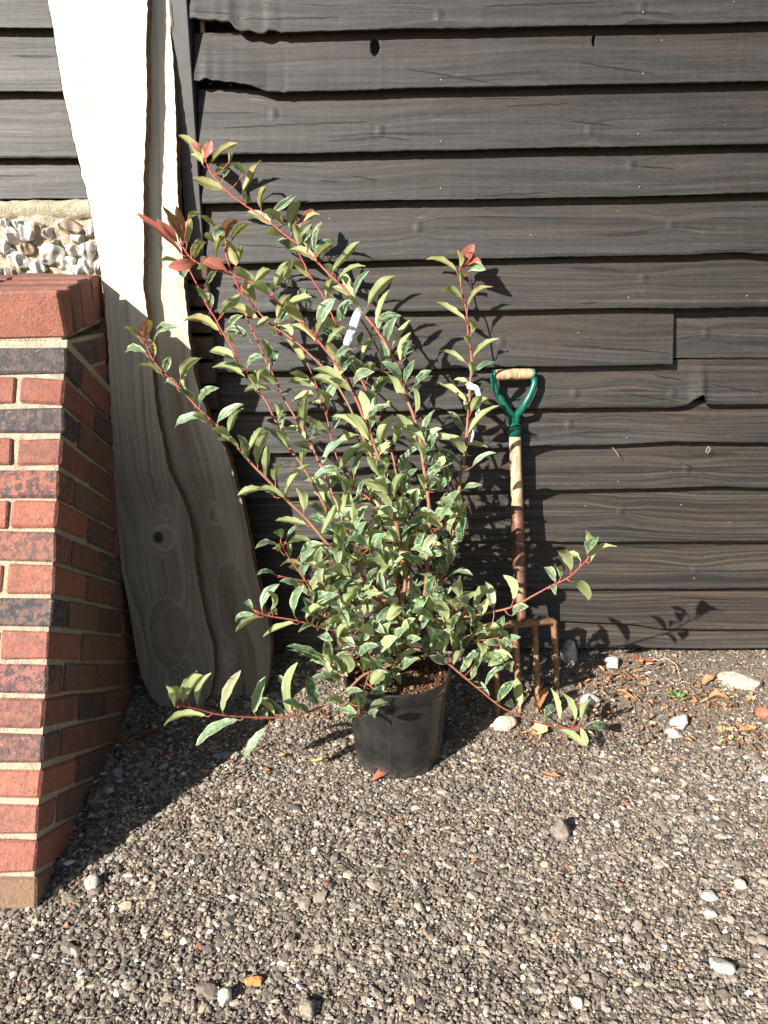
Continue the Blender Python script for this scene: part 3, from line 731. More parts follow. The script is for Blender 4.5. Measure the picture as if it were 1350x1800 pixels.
P1L = [(30,-330),(85,0),(110,150),(135,270),(155,350),(170,430),(184,520),(190,600),(195,750),(202,900),(212,990),(225,1060),(240,1150),(250,1190),(266,1225),(296,1259)]
P1R = [(262,-330),(258,0),(257,150),(253,370),(252,500),(262,580),(275,720),(298,830),(325,885),(341,940),(346,1010),(360,1080),(375,1130),(378,1180),(372,1215),(350,1259)]
P2L = [(230,-330),(215,0),(215,400),(215,600),(225,720),(250,830),(285,940),(300,1010),(320,1080),(335,1130),(345,1180),(352,1248)]
P2R = [(288,-330),(297,0),(300,60),(307,180),(312,340),(325,500),(331,590),(345,670),(365,730),(400,800),(424,880),(440,960),(450,1010),(470,1080),(478,1140),(473,1190),(455,1248)]
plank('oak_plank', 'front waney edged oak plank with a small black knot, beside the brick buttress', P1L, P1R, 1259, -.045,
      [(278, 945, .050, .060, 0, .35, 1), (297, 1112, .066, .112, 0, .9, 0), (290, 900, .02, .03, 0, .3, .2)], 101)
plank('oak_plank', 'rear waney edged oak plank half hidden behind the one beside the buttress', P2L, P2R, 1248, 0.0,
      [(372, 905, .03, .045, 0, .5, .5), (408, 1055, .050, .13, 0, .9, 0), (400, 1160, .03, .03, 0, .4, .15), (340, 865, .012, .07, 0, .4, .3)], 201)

# ------------------------------------------------------------------ garden fork
FK = empty('garden_fork', at_g(925, 1235), 'old garden fork with green D handle leaning on the board wall', 'garden fork')
top = at_y(903, 658, 2.372); hdp = at_y(917, 1093, 2.215); ax = unit(top-hdp); ln = np.linalg.norm(top-hdp)
gl = at_y(869, 659, 2.367); gr = at_y(937, 657, 2.378); gd = unit(gr-gl); gw = np.linalg.norm(gr-gl)
pts = [gl+gd*gw*t for t in (0, .03, .1, .3, .5, .7, .9, .97, 1)]; V, F = tube(pts, np.array([.0125, .0145, .0155, .0165, .0168, .0165, .0155, .0145, .0125]), 20); b = MB(); b.add(V, F); b.build('grip', ASH, FK)
b = MB(); V, F = tube([gl-gd*.004, gl+gd*.001], .0155, 16); b.add(V, F); V, F = tube([gr-gd*.001, gr+gd*.004], .0155, 16); b.add(V, F)
jn = at_y(904, 738, 2.372)
fwd = unit(np.cross(gd, ax))
for P, q in ((gl, -1), (gr, 1)):
    mid = [P+gd*q*.003, P-ax*.03+gd*q*.003, P-ax*.06-gd*q*.010, P-ax*.10-gd*q*.034, jn+gd*q*.008+ax*.015, jn-ax*.025]
    # flattened strap-like arm
    rr = np.array([.010, .0095, .0095, .0105, .0125, .015]); V, F = tube(mid, rr, 14); b.add(V, F)
col0 = at_y(905, 748, 2.365); col1 = at_y(905, 767, 2.362)
V, F = tube([jn-ax*.01, jn-ax*.02, col0, col1, col1-ax*.001], np.array([.015, .0185, .0195, .020, .017]), 20); b.add(V, F)
b.build('yoke', GREEN, FK)
for q in (-1, 1): V, F = ICO[2]; mobj('rivet', V*.004+(jn-ax*.035+gd*q*.0185-fwd*.0), F, NAIL, FK)
sh0 = at_y(905, 762, 2.362); sh1 = at_y(911, 940, 2.30)
V, F = tube([sh0, sh0*.7+sh1*.3, sh0*.3+sh1*.7, sh1, hdp+ax*.06], np.array([.0175, .0178, .018, .018, .013]), 22); b = MB(); b.add(V, F); b.build('shaft', ASH, FK)
s0 = at_y(909.5, 900, 2.31); ft = np.array([0, -1, 0])
b = MB(); m0 = at_y(911, 945, 2.29)
V, F = tube([s0+ax*.02, s0, m0, at_y(913, 1000, 2.262), at_y(915, 1045, 2.242), hdp+ax*.02, hdp], np.array([.0186, .0192, .0196, .020, .0175, .0135, .015]), 22)
b.add(V, F); b.build('strap', STRAP, FK)
for py in (985, 1047): V, F = ICO[2]; P = at_y(915, py, 2.255-.018); mobj('rivet', V*np.array([.0055, .003, .0055])+P+np.array([0, .002 if py < 1000 else -.012, 0]), F, NAIL, FK)
cl = at_y(868, 1099, 2.178); cr = at_y(974, 1092, 2.252); cv = cr-cl
b = MB(); pts = [cl-np.array([0, 0, .016]), cl+cv*.0+np.array([0, 0, -.002]), cl+cv*.035, cl+cv*.3, cl+cv*.5, cl+cv*.7, cl+cv*.965, cr+np.array([0, 0, -.002]), cr-np.array([0, 0, .016])]
V, F = tube(pts, np.array([.0100, .0115, .0115, .0120, .0135, .0120, .0115, .0115, .0100]), 8); b.add(V, F); b.build('head', RUST, FK)
tips = [at_g(876, 1262), at_g(914, 1250), at_g(946, 1240), at_g(979, 1214)]
for q, tp in zip((0, .335, .665, 1), tips):
    st = cl+cv*q; dv = tp-st; bow = np.array([0, -.005, 0])
    pts = [st+np.array([0, 0, -.004]) , st+dv*.12, st+dv*.35+bow*.8, st+dv*.6+bow, st+dv*.85+bow*.5, tp, tp+dv*.18]
    V, F = tube(pts, np.array([.0108, .0104, .0100, .0094, .0082, .0064, .002]), 4); b = MB(); b.add(V, F); b.build('tine', RUST, FK)

# ------------------------------------------------------------------ pot
pc = at_g(700, 1326); zb0 = float(gz(pc[1]))+.002
rimc = at_y(698, 1176, pc[1]); ph = rimc[2]-zb0; dd = np.linalg.norm(R[:, 2]@(rimc-C0)); rt = 95/FPX*abs(np.dot(R[:, 2], rimc-C0)); rb = 74/FPX*abs(np.dot(R[:, 2], np.r_[pc[:2], zb0]-C0))
PT = empty('plant_pot', (pc[0], pc[1], zb0), 'black plastic nursery pot with moulded ribs holding the shrub', 'pot')
def lathe(prof, seg, cx, cy, fn=None, lean=(0, 0)):
    V = []; F = []
    for (r_, z) in prof:
        for k in range(seg):
            th = 2*math.pi*k/seg; rr = r_ if fn is None else fn(r_, z, th)
            V.append((cx+rr*math.cos(th)+lean[0]*(z-zb0), cy+rr*math.sin(th)+lean[1]*(z-zb0), z))
    for a in range(len(prof)-1):
        for k in range(seg): k2 = (k+1) % seg; F.append((a*seg+k, a*seg+k2, (a+1)*seg+k2, (a+1)*seg+k))
    return V, F
lean = ((rimc[0]-pc[0])/ph, 0)
def flute(r_, z, th):
    t = (z-zb0)/ph
    if r_ < rb*.8: return r_
    dp = 0
    for c0 in (-32, 48, 128, 208, -112+360):
        d_ = abs((math.degrees(th)-c0+180) % 360-180)
        if d_ < 12: dp = max(dp, .0060*min(1, (12-d_)/1.2))
    if t > .86 or t < .02: dp *= 0
    if t < .09:      # drainage notches between feet
        for c0 in (-118, -28, 62, 152):
            d_ = abs((math.degrees(th)-c0+180) % 360-180)
            if d_ < 5: dp = .012*(1-d_/5)
    return r_-dp
rm = rt-.007; prof = [(0.001, zb0+.006), (rb*.7, zb0+.006), (rb-.004, zb0+.003), (rb, zb0), (rb+.001, zb0+.003)]
for t in np.linspace(.03, .86, 26): prof.append((rb+(rm-rb)*t, zb0+ph*t))
prof += [(rm, zb0+ph*.865), (rm+.001, zb0+ph*.87)]
inner = [(rt-.004, zb0+ph-.002), (rt-.006, zb0+ph-.02), (rm-.006, zb0+ph*.86), (rb-.003, zb0+.02)]
b = MB(); V, F = lathe(prof, 180, pc[0], pc[1], flute, lean); b.add(V, F); b.build('pot_wall', POT, PT)
rimp = [(rm-.004, zb0+ph*.864), (rm+.002, zb0+ph*.862), (rm+.0045, zb0+ph*.868), (rt-.001, zb0+ph-.012), (rt, zb0+ph-.004), (rt-.001, zb0+ph), (rt-.003, zb0+ph+.0005)]+inner
b = MB(); V, F = lathe(rimp, 120, pc[0], pc[1], None, lean); b.add(V, F); b.build('rim', POT, PT)
# compost
b = MB(); rng2 = np.random.default_rng(3); V = []; F = []; nr = 26; seg = 90
cz0 = zb0+ph-.020; cx0 = pc[0]+lean[0]*ph
for i in range(nr):
    rr = (rt-.008)*i/(nr-1)+.0005
    for k in range(seg): th = 2*math.pi*k/seg; V.append((cx0+rr*math.cos(th), pc[1]+rr*math.sin(th), cz0+rng2.normal()*.0022+.014*math.exp(-(rr/.06)**2)+.003*math.sin(th*5+rr*40)))
for i in range(nr-1):
    for k in range(seg): F.append((i*seg+k, i*seg+(k+1) % seg, (i+1)*seg+(k+1) % seg, (i+1)*seg+k))
b.add(V, F, col=np.tile((.075, .042, .025), (len(V), 1)))
V0, F0 = ICO[1]
for _ in range(900):
    a_, r_ = rng2.random()*6.28, math.sqrt(rng2.random())*(rt-.012); s = rng2.uniform(.0015, .004)
    c_ = (.32, .22, .13) if rng2.random() < .15 else (.10+.05*rng2.random(), .052, .03)
    b.add(V0*s*rng2.uniform(.5, 1.5, 3)+np.array([cx0+r_*math.cos(a_), pc[1]+r_*math.sin(a_), cz0+.003+.014*math.exp(-(r_/.06)**2)]), F0, col=np.array(c_))
o = b.build('potting_compost', LITTER, None, False); tag(o, 'dark brown fibrous compost filling the black pot', 'compost', None, 'stuff')

# ------------------------------------------------------------------ the shrub
SH = empty('variegated_shrub', (pc[0], pc[1], zb0+ph-.02), 'tall red stemmed evergreen shrub with cream edged leaves growing in the black pot', 'shrub')
pd = pc[1]
ST = [  # pixels from base to tip, depth at base and tip, radius at base and tip, red amount at tip
 ([(704,1175),(700,1140),(704,1118),(689,1084),(711,1044),(712,1018),(709,989),(704,964),(698,922),(684,871),(676,833),(662,793),(651,762),(636,727),(622,693),(602,660),(587,633),(569,611),(538,576),(520,558),(498,539),(482,526),(460,508),(438,494),(416,486),(389,477),(358,468),(340,459),(327,446),(318,426)], 0, .13, .0085, .0022),
 ([(706,1178),(712,1130),(722,1100),(744,1069),(758,1051),(784,996),(790,960),(797,933),(805,893),(808,860),(810,830),(816,809),(820,776),(823,731),(826,698),(827,664),(828,633),(827,609),(823,571),(821,549),(814,520),(809,498),(808,471)], 0, .415, .0100, .0019),
 ([(712,1130),(735,1080),(747,1047),(750,1000),(754,940),(756,909),(749,851),(744,811),(736,756),(724,724),(707,676),(702,651),(687,622),(676,600),(662,580),(644,558),(631,538),(604,507),(569,471),(556,456),(524,429),(507,419),(478,394),(442,368),(431,361),(409,346),(389,326),(369,303),(361,279)], 0, .36, .0080, .0024),
 ([(700,1140),(700,1110),(700,1071),(689,1062),(656,1042),(622,1016),(607,998),(584,969),(556,931),(529,902),(502,876),(471,844),(438,811),(416,784),(396,762),(362,731),(336,704),(316,682),(287,656),(267,631),(260,617),(253,594)], -.03, .06, .0078, .0020),
 ([(690,1090),(665,1050),(640,1022),(618,978),(613,969),(591,929),(569,887),(553,856),(531,818),(513,793),(489,747),(467,704),(442,669),(424,640),(409,613),(389,581),(371,548),(356,521),(344,494),(329,468)], .03, .2, .0062, .0022),
 ([(695,1080),(665,1055),(643,1040),(631,1002),(624,982),(611,938),(598,904),(584,869),(569,827),(547,784),(531,751),(504,709),(487,671),(469,636),(460,617),(447,586),(431,554),(426,535)], .0, .27, .0058, .0020),
 ([(684,871),(668,835),(644,784),(613,713),(591,673),(564,640),(553,631),(533,611),(507,591),(476,572),(456,552),(442,534),(424,514),(413,497),(407,477),(400,454),(394,434),(396,423)], .10, .30, .0048, .0022),
 ([(704,1060),(690,960),(655,880),(625,860),(598,835),(596,820),(584,776),(576,738),(564,700),(551,660),(540,636),(531,610)], .05, .33, .0045, .0016),
 ([(712,1110),(722,1000),(715,900),(700,850),(690,800),(668,750),(650,700),(632,660),(615,620),(600,587),(591,569),(580,547),(571,524),(556,502),(544,484),(536,465),(528,452),(524,440)], .05, .37, .0048, .0022),
 ([(710,1120),(733,1087),(802,1087),(838,1081),(882,1073),(909,1064),(933,1051),(960,1033),(986,1022),(1009,1007),(1030,986),(1035,980)], -.0, -.17, .0048, .0019),
 ([(706,1150),(716,1138),(749,1144),(784,1162),(807,1182),(838,1209),(856,1224),(882,1244),(909,1256),(940,1269),(980,1280),(1024,1280),(1030,1281)], -.02, .02, .0048, .0019),
 ([(700,1160),(678,1173),(640,1184),(618,1207),(589,1231),(544,1251),(500,1261),(444,1262),(400,1258),(367,1253),(327,1242),(310,1238)], -.05, -.33, .0046, .0022),
 ([(698,1130),(678,1107),(644,1112),(600,1111),(560,1102),(533,1093),(500,1087),(464,1082),(447,1073)], -.03, -.11, .0044, .0020),
 ([(690,1120),(640,1120),(600,1105),(570,1070),(553,1044),(542,1029),(524,1004),(507,980),(493,951)], .0, .03, .0040, .0017),
 ([(600,1045),(556,1023),(533,1021),(507,1017),(487,1011)], .0, -.04, .0022, .0015),
 ([(642,1182),(627,1162),(609,1140),(593,1124)], -.07, -.10, .0018, .0012),
 ([(690,1165),(640,1175),(607,1187),(582,1171),(564,1156)], -.04, -.04, .0026, .0015),
 ([(740,1090),(790,1115),(815,1122),(850,1126),(880,1120)], .03, .0, .0026, .0016),
 ([(513,430),(511,418),(513,400),(516,388)], .33, .33, .0020, .0015),
 ([(650,1181),(642,1200),(637,1222),(633,1248)], -.12, -.215, .0018, .0012),
 ([(866,1060),(868,1085),(860,1110)], -.08, -.10, .0018, .0012),
]
def C(o, s, lst): return [(o[0]+a/s, o[1]+b_/s, o[0]+c/s, o[1]+d/s, w_/s, k) for (a, b_, c, d, w_, k) in lst]
o_, r_, p_, g_, d_, k_, y_ = 'o', 'r', 'p', 'g', 'd', 'k', 'w'   # olive, red, pink, green upper side, default, dark, white-ish
LV = []
LV += C((220,230), 4.5, [(620,215,425,35,75,o_),(605,180,520,80,50,p_),(640,200,680,75,75,p_),(632,215,655,130,50,p_),(610,265,515,190,50,o_),(680,260,900,95,78,o_),(710,330,860,245,80,o_),(780,345,830,310,60,k_),(820,250,835,185,55,g_),(940,330,840,250,80,g_),
 (935,470,1075,230,92,o_),(770,455,530,375,85,o_),(950,580,920,480,60,g_),(1075,615,1115,435,75,o_),(1155,735,960,640,88,d_),(1160,665,1350,510,90,g_),(1250,750,1100,630,70,o_),(1235,820,1120,790,60,d_),(1320,940,1200,880,80,g_),(1300,760,1345,555,70,d_),
 (440,970,95,655,60,r_),(410,880,245,700,62,r_),(430,870,300,600,50,r_),(450,850,400,590,75,r_),(440,830,350,650,90,r_),(490,900,520,690,90,o_),(500,690,600,650,60,o_),(520,960,610,850,70,g_),(545,1010,630,880,65,o_),(540,1035,340,1080,95,r_),(420,1030,275,1035,55,o_),(520,1050,460,1155,95,g_),
 (720,790,595,670,55,o_),(720,880,630,810,60,o_),(790,780,715,870,80,g_),(790,850,895,705,80,r_),(850,860,975,735,60,o_),(725,1000,790,820,75,o_),(880,1060,790,860,100,o_),(895,1040,930,905,68,d_),(800,1110,620,1015,78,r_),(650,1100,580,1085,45,d_),
 (1030,1190,870,1080,95,d_),(1030,1190,1160,1110,65,d_),(1185,1240,1330,1020,95,d_),(640,1230,730,1110,65,g_),(1170,1280,1100,1200,70,k_),(1160,1290,1230,1220,55,o_),(1025,1370,990,1200,125,o_),(930,1290,850,1220,55,r_),(800,1410,910,1290,80,d_),(755,1460,840,1340,70,d_),
 (1040,1475,800,1400,85,o_),(1200,1480,1325,1290,85,o_),(1350,1440,1260,1390,90,d_),(640,1330,555,1230,80,g_),(680,1400,580,1300,65,g_),(740,1580,465,1500,82,o_),(830,1540,930,1460,65,g_),(990,1665,780,1590,90,g_),(850,1680,820,1620,50,d_),
 (1030,1570,1135,1480,70,d_),(1180,1620,1140,1560,50,d_),(1320,1620,1200,1540,90,d_),(1130,1790,1080,1640,100,g_),(140,1640,180,1490,88,r_),(125,1660,-5,1555,55,o_),(120,1640,90,1575,20,p_),(230,1665,410,1555,55,g_),(230,1790,175,1650,62,o_),(160,1760,10,1755,45,g_),(860,1790,665,1745,80,d_)])
LV += C((480,300), 4.5, [(130,450,215,230,78,d_),(210,430,320,305,78,r_),(240,410,370,350,60,d_),(185,400,175,350,28,p_),(200,590,165,420,72,d_),(230,590,230,410,60,d_),(270,605,310,420,82,d_),(330,650,390,400,78,g_),(340,690,485,575,62,o_),(475,800,685,560,82,d_),(160,640,35,575,80,g_),
 (345,715,125,625,85,d_),(280,840,140,710,72,o_),(20,890,150,700,90,d_),(470,790,400,740,55,g_),(640,985,765,790,88,g_),(755,1060,965,830,100,d_),(820,1220,930,930,88,d_),(650,1040,470,920,98,d_),(420,1000,470,860,90,o_),(470,1010,380,910,25,d_),(200,1060,270,920,75,k_),
 (360,1210,490,1010,105,g_),(530,1180,590,1040,65,g_),(500,1270,400,1170,80,d_),(340,1270,400,1210,50,o_),(240,1190,100,1070,92,o_),(330,1350,120,1220,82,d_),(430,1370,520,1310,60,d_),(840,1250,890,1120,58,g_),(950,1380,1085,1180,82,d_),(1010,1500,1090,1280,92,d_),(1050,1480,1100,1340,60,k_),
 (690,1370,715,1270,60,k_),(700,1500,825,1320,92,d_),(860,1590,850,1340,110,g_),(1010,1650,860,1510,92,g_),(550,1590,640,1460,110,k_),(700,1600,640,1480,95,g_),(270,1510,100,1330,72,o_),(530,1530,420,1360,100,d_),(750,1640,800,1520,80,d_),(640,1690,800,1590,82,g_),
 (280,1640,130,1600,55,d_),(330,1700,115,1680,82,d_),(580,1710,320,1570,82,d_),(530,1730,300,1640,80,d_),(1020,1790,890,1600,65,d_),(820,1750,905,1660,62,k_),(1110,1720,1255,1580,52,k_),(300,1780,230,1840,60,d_)])
LV += C((720,420), 4.5, [(370,255,130,165,58,o_),(400,215,385,80,38,o_),(410,210,515,40,90,r_),(430,200,530,120,48,r_),(430,215,570,210,48,r_),(455,275,605,245,58,g_),(405,350,390,260,85,o_),(410,460,255,405,62,d_),(460,545,660,380,62,o_),(440,640,210,500,66,d_),(490,740,480,640,70,o_),
 (470,830,430,760,36,d_),(500,950,705,790,62,d_),(435,970,240,890,66,d_),(490,1080,480,970,78,d_),(505,1055,690,990,60,g_),(445,1290,215,1130,82,d_),(465,1190,340,1120,52,d_),(465,1360,480,1210,78,d_),(490,1360,560,1240,72,d_),(520,1330,620,1260,52,d_),(465,1540,710,1320,78,d_),
 (430,1600,150,1570,72,y_),(440,1700,320,1580,72,d_),(460,1630,620,1650,66,d_),(400,1790,215,1660,80,k_),(500,1800,685,1695,62,g_),(115,1640,200,1355,62,g_)])
LV += C((220,600), 4.5, [(310,230,360,115,60,k_),(290,260,80,200,60,o_),(415,380,320,330,50,d_),(440,270,600,135,66,d_),(495,390,490,250,56,d_),(590,500,740,370,66,g_),(620,580,395,680,70,g_),(640,640,525,595,50,d_),(730,640,935,500,72,g_),(820,720,945,530,66,d_),(895,840,730,770,90,d_),
 (960,920,890,740,70,k_),(980,860,1090,680,80,d_),(1050,980,1130,710,78,d_),(1120,1080,1120,835,80,d_),(1300,860,1095,680,72,g_),(1150,1180,890,1220,60,d_),(1180,1230,1130,1190,50,d_),(1190,1110,1260,960,56,d_),(1270,1200,1350,1000,60,d_),(945,280,690,210,72,d_),(965,200,1095,130,46,g_),
 (1050,330,1010,240,60,k_),(1060,330,1090,225,72,d_),(1150,380,935,400,62,d_),(1140,240,1070,160,52,d_),(1240,430,1335,410,42,g_),(1210,600,1190,490,62,d_),(1250,700,1270,570,60,g_)])
LV += C((480,600), 4.5, [(260,1450,15,1420,62,d_),(240,690,290,370,72,d_),(380,520,285,500,52,d_),(430,540,370,390,72,d_),(430,730,265,620,76,d_),(310,740,330,650,50,k_),(270,770,375,770,60,k_),(120,850,0,700,70,d_),(230,970,240,850,60,d_),(390,960,590,780,62,g_),(530,1040,720,810,80,d_),
 (640,1060,720,850,80,g_),(660,690,455,600,70,d_),(760,780,560,570,110,d_),(740,620,690,390,108,d_),(770,680,820,410,80,g_),(850,560,930,480,70,d_),(850,870,950,580,90,d_),(1120,770,975,580,80,d_),(970,820,1050,680,62,d_),(1190,950,1070,800,72,d_),(1125,560,1100,360,62,d_),
 (840,1060,750,910,80,d_),(900,1000,880,930,60,d_),(900,1180,700,1090,90,d_),(460,1160,450,1010,60,d_),(570,1230,510,1050,70,y_),(110,1170,300,970,72,d_),(440,1200,230,1090,70,y_),(240,1340,190,1160,82,d_),(385,1530,500,1290,80,d_),(550,1390,600,1180,108,d_),(400,1370,260,1300,60,g_),
 (620,1500,745,1300,80,g_),(930,1350,790,1190,62,d_),(950,1420,835,1300,50,y_),(980,1540,870,1420,82,d_),(1000,1600,680,1540,82,d_),(1000,1440,1090,1250,72,d_),(960,1220,1060,1040,70,d_),(320,1600,120,1590,50,d_),(110,1560,240,1470,36,g_),(130,1700,80,1590,50,d_),(60,1570,0,1510,50,g_),
 (220,1680,400,1600,60,g_),(520,1680,490,1520,50,g_),(370,1780,440,1720,50,g_),(1000,1740,930,1640,115,g_),(1040,1730,1100,1520,82,d_),(750,1790,770,1690,90,d_),(850,1660,760,1610,80,d_),(900,1080,870,1000,60,g_),(880,850,960,800,50,g_),(600,760,540,700,50,g_)])
LV += C((700,700), 6, [(610,760,550,830,60,g_),(560,830,470,950,50,g_),(20,800,110,560,80,g_),(130,920,210,740,60,g_),(320,880,450,760,70,g_),(20,940,120,800,70,d_),(330,960,400,880,90,k_),(120,1200,20,1350,80,d_),(140,1150,190,1050,90,d_),(640,1140,590,990,100,d_),(470,1180,560,1000,70,d_),
 (580,1240,560,1080,50,y_),(530,1320,440,1200,90,d_),(620,1380,720,1220,70,d_),(640,1260,725,1090,55,d_),(520,1580,330,1300,70,g_),(430,1360,250,1240,60,d_),(400,1520,420,1420,60,g_),(500,1760,640,1560,90,d_),(550,1700,750,1410,60,g_),(530,1780,650,1640,50,g_),(420,1700,330,1540,130,k_),(250,1700,300,1520,70,g_),(280,1500,160,1450,50,d_),(300,1420,210,1360,70,g_),(80,1640,150,1440,80,d_),(60,1560,80,1370,80,g_)])
LV += C((400,940), 4.5, [(400,90,220,110,52,g_),(420,130,370,110,40,d_),(370,310,230,320,42,g_),(270,590,410,390,85,g_),(345,590,310,450,66,d_),(530,640,600,400,76,g_),(560,400,410,370,52,g_),(200,590,135,540,50,g_),(210,630,70,690,52,g_),(250,650,65,770,58,d_),(320,620,380,630,55,g_),
 (520,700,280,810,55,d_),(620,660,740,580,62,d_),(680,715,560,770,62,g_),(740,590,740,450,62,g_),(820,520,910,350,78,g_),(740,430,850,320,68,d_),(760,970,460,885,50,g_),(750,1000,470,910,36,g_),(750,1020,560,960,50,g_),(800,940,800,800,110,k_),(790,980,780,900,72,d_),(905,1090,800,950,82,g_),(890,1120,750,1095,62,g_),
 (1175,740,1090,670,92,g_),(1180,740,1350,700,56,g_),(1170,700,1220,600,80,g_),(1000,720,880,630,80,g_),(1080,900,1030,780,52,y_),(1120,940,1200,790,62,k_),(1270,920,1270,790,60,k_),(1310,1030,1190,1000,70,g_),(1100,1000,1010,940,60,g_),(990,1090,1020,1010,40,g_),(1230,1260,1130,1120,105,k_),
 (205,1400,300,1120,76,g_),(490,1400,555,1010,76,y_),(480,1290,405,1110,80,g_),(710,1340,630,1110,108,k_),(370,1420,180,1300,42,d_),(455,1435,240,1290,60,g_),(560,1380,430,1320,78,g_),(620,1400,550,1340,50,k_),(310,1450,270,1390,70,d_),(300,1530,130,1800,78,g_),
 (1040,1390,1015,1250,50,g_),(1060,1380,1110,1240,42,d_),(1020,1410,850,1430,46,g_),(1030,1440,950,1480,42,g_),(1050,1450,1080,1420,40,g_),(1150,1430,1190,1380,80,g_),(610,340,650,230,60,g_),(590,240,700,110,70,g_),(720,230,790,180,60,k_),(900,540,960,430,70,g_),(1000,500,1140,560,60,g_),(850,680,900,550,60,g_),(1130,410,1190,260,60,g_),(1060,330,1130,150,90,o_),(1000,240,870,160,60,g_)])
LV += C((200,1100), 3, [(330,400,280,320,42,d_),(360,400,440,240,52,d_),(385,385,475,260,50,d_),(445,420,515,250,46,d_),(575,460,670,235,52,y_),(480,475,265,528,46,d_),(650,495,435,635,55,g_),(320,415,285,360,26,g_)])
LV += C((660,940), 4.5, [(570,340,770,320,48,g_),(480,560,580,430,82,g_),(795,600,860,400,82,d_),(930,580,870,370,90,y_),(1095,510,1010,320,80,d_),(910,560,950,430,70,y_),(1000,800,1015,640,76,g_),(590,650,430,600,50,k_),(655,790,640,680,72,g_),(750,810,910,770,46,g_),(760,870,1050,845,62,d_),
 (650,920,640,800,80,g_),(530,930,550,800,90,y_),(530,950,460,850,52,g_),(680,1085,850,890,80,k_),(760,1140,890,900,50,g_),(870,1190,1070,1050,78,k_),(975,1310,1100,1150,80,k_),(1135,1360,1120,1130,76,d_),(900,1270,770,1160,60,g_),(1100,1370,1020,1340,42,g_),(620,1030,680,910,50,d_),(560,1020,420,960,70,g_),
 (1080,640,1210,570,52,g_),(190,700,0,745,52,g_),(370,575,210,590,52,g_),(180,985,180,920,60,g_),(130,1010,20,990,80,g_),(230,330,210,210,90,d_),(110,270,150,120,120,g_),(250,480,330,330,70,g_),(330,420,420,360,60,g_),(620,560,560,640,50,k_),(480,820,370,700,40,g_),(850,720,800,690,60,g_),(60,330,130,200,60,g_),(480,300,430,120,70,k_),(300,560,430,540,50,k_)])
LV += C((950,850), 3.375, [(285,435,260,275,52,d_),(290,430,345,315,56,g_),(300,460,455,375,50,d_),(180,510,105,400,60,d_),(240,460,150,420,36,d_),(90,580,20,500,60,g_),(120,560,95,500,36,g_),(60,610,90,660,40,g_),(205,580,285,695,60,d_),(110,1400,60,1215,46,d_),(205,1400,135,1245,46,d_),(245,1400,300,1280,50,d_),
 (270,1440,410,1465,50,k_),(260,1555,105,1460,56,d_),(240,1450,270,1560,60,d_),(30,1390,80,1310,50,k_)])
LCOL = {'o': (.30, .25, .075), 'r': (.38, .10, .085), 'p': (.60, .17, .15), 'g': (.13, .215, .125), 'd': (.18, .27, .115), 'k': (.05, .105, .055), 'w': (.36, .42, .22)}

# sample every stem in 3-D
stems3 = []; samp = []
def smooth(P, n):
    P = np.asarray(P, float); d = np.r_[0, np.cumsum(np.linalg.norm(np.diff(P[:, :2], axis=0), axis=1))]
    t = np.linspace(0, d[-1], n); Q = np.c_[[np.interp(t, d, P[:, k]) for k in range(P.shape[1])]].T
    for _ in range(2): Q[1:-1] = .25*Q[:-2]+.5*Q[1:-1]+.25*Q[2:]
    return Q
for si, (px, d0, d1, r0, r1) in enumerate(ST):
    P = np.array(px, float); d = np.r_[0, np.cumsum(np.linalg.norm(np.diff(P, axis=0), axis=1))]; t = d/d[-1]
    dep = d0+(d1-d0)*t
    Q = smooth(np.c_[P, dep], max(int(d[-1]/9), 8)); n = len(Q)
    W3 = np.array([at_y(q[0], q[1], pd+q[2]) for q in Q]); W3 += np.c_[noise1(n, 3, si, .0012), noise1(n, 3, si+30, .0012), np.zeros(n)]
    stems3.append((Q, W3)); samp += [(q[0], q[1], si, k) for k, q in enumerate(Q)]
samp = np.array(samp)
SB = [MB() for _ in ST]; LB_ = [MB() for _ in ST]
rL = np.random.default_rng(21)
for si, (px, d0, d1, r0, r1) in enumerate(ST):
    Q, W3 = stems3[si]; n = len(Q); t = np.linspace(0, 1, n)
    rad = (r0+(r1-r0)*t**.75)*.86; rad = rad*(1+noise1(n, 2, si+70, .05))
    V, F = tube(W3, rad, 9)
    ts = np.repeat(t, 9)[:, None]; redf = np.clip((ts-.35)/.55, 0, 1)
    hgt = np.clip((V[:, 2:3]-.55)/.5, 0, 1); redf = np.maximum(redf*np.maximum(hgt, .4), 0)
    if si in (9, 10, 11, 12, 13, 14): redf = np.clip(ts*1.1-.1, 0, 1)*.8
    if si == 7: redf = redf*0+.75
    c = (1-redf)*np.array([.25, .135, .075])+redf*np.array([.34, .055, .05])
    SB[si].add(V, F, col=c)
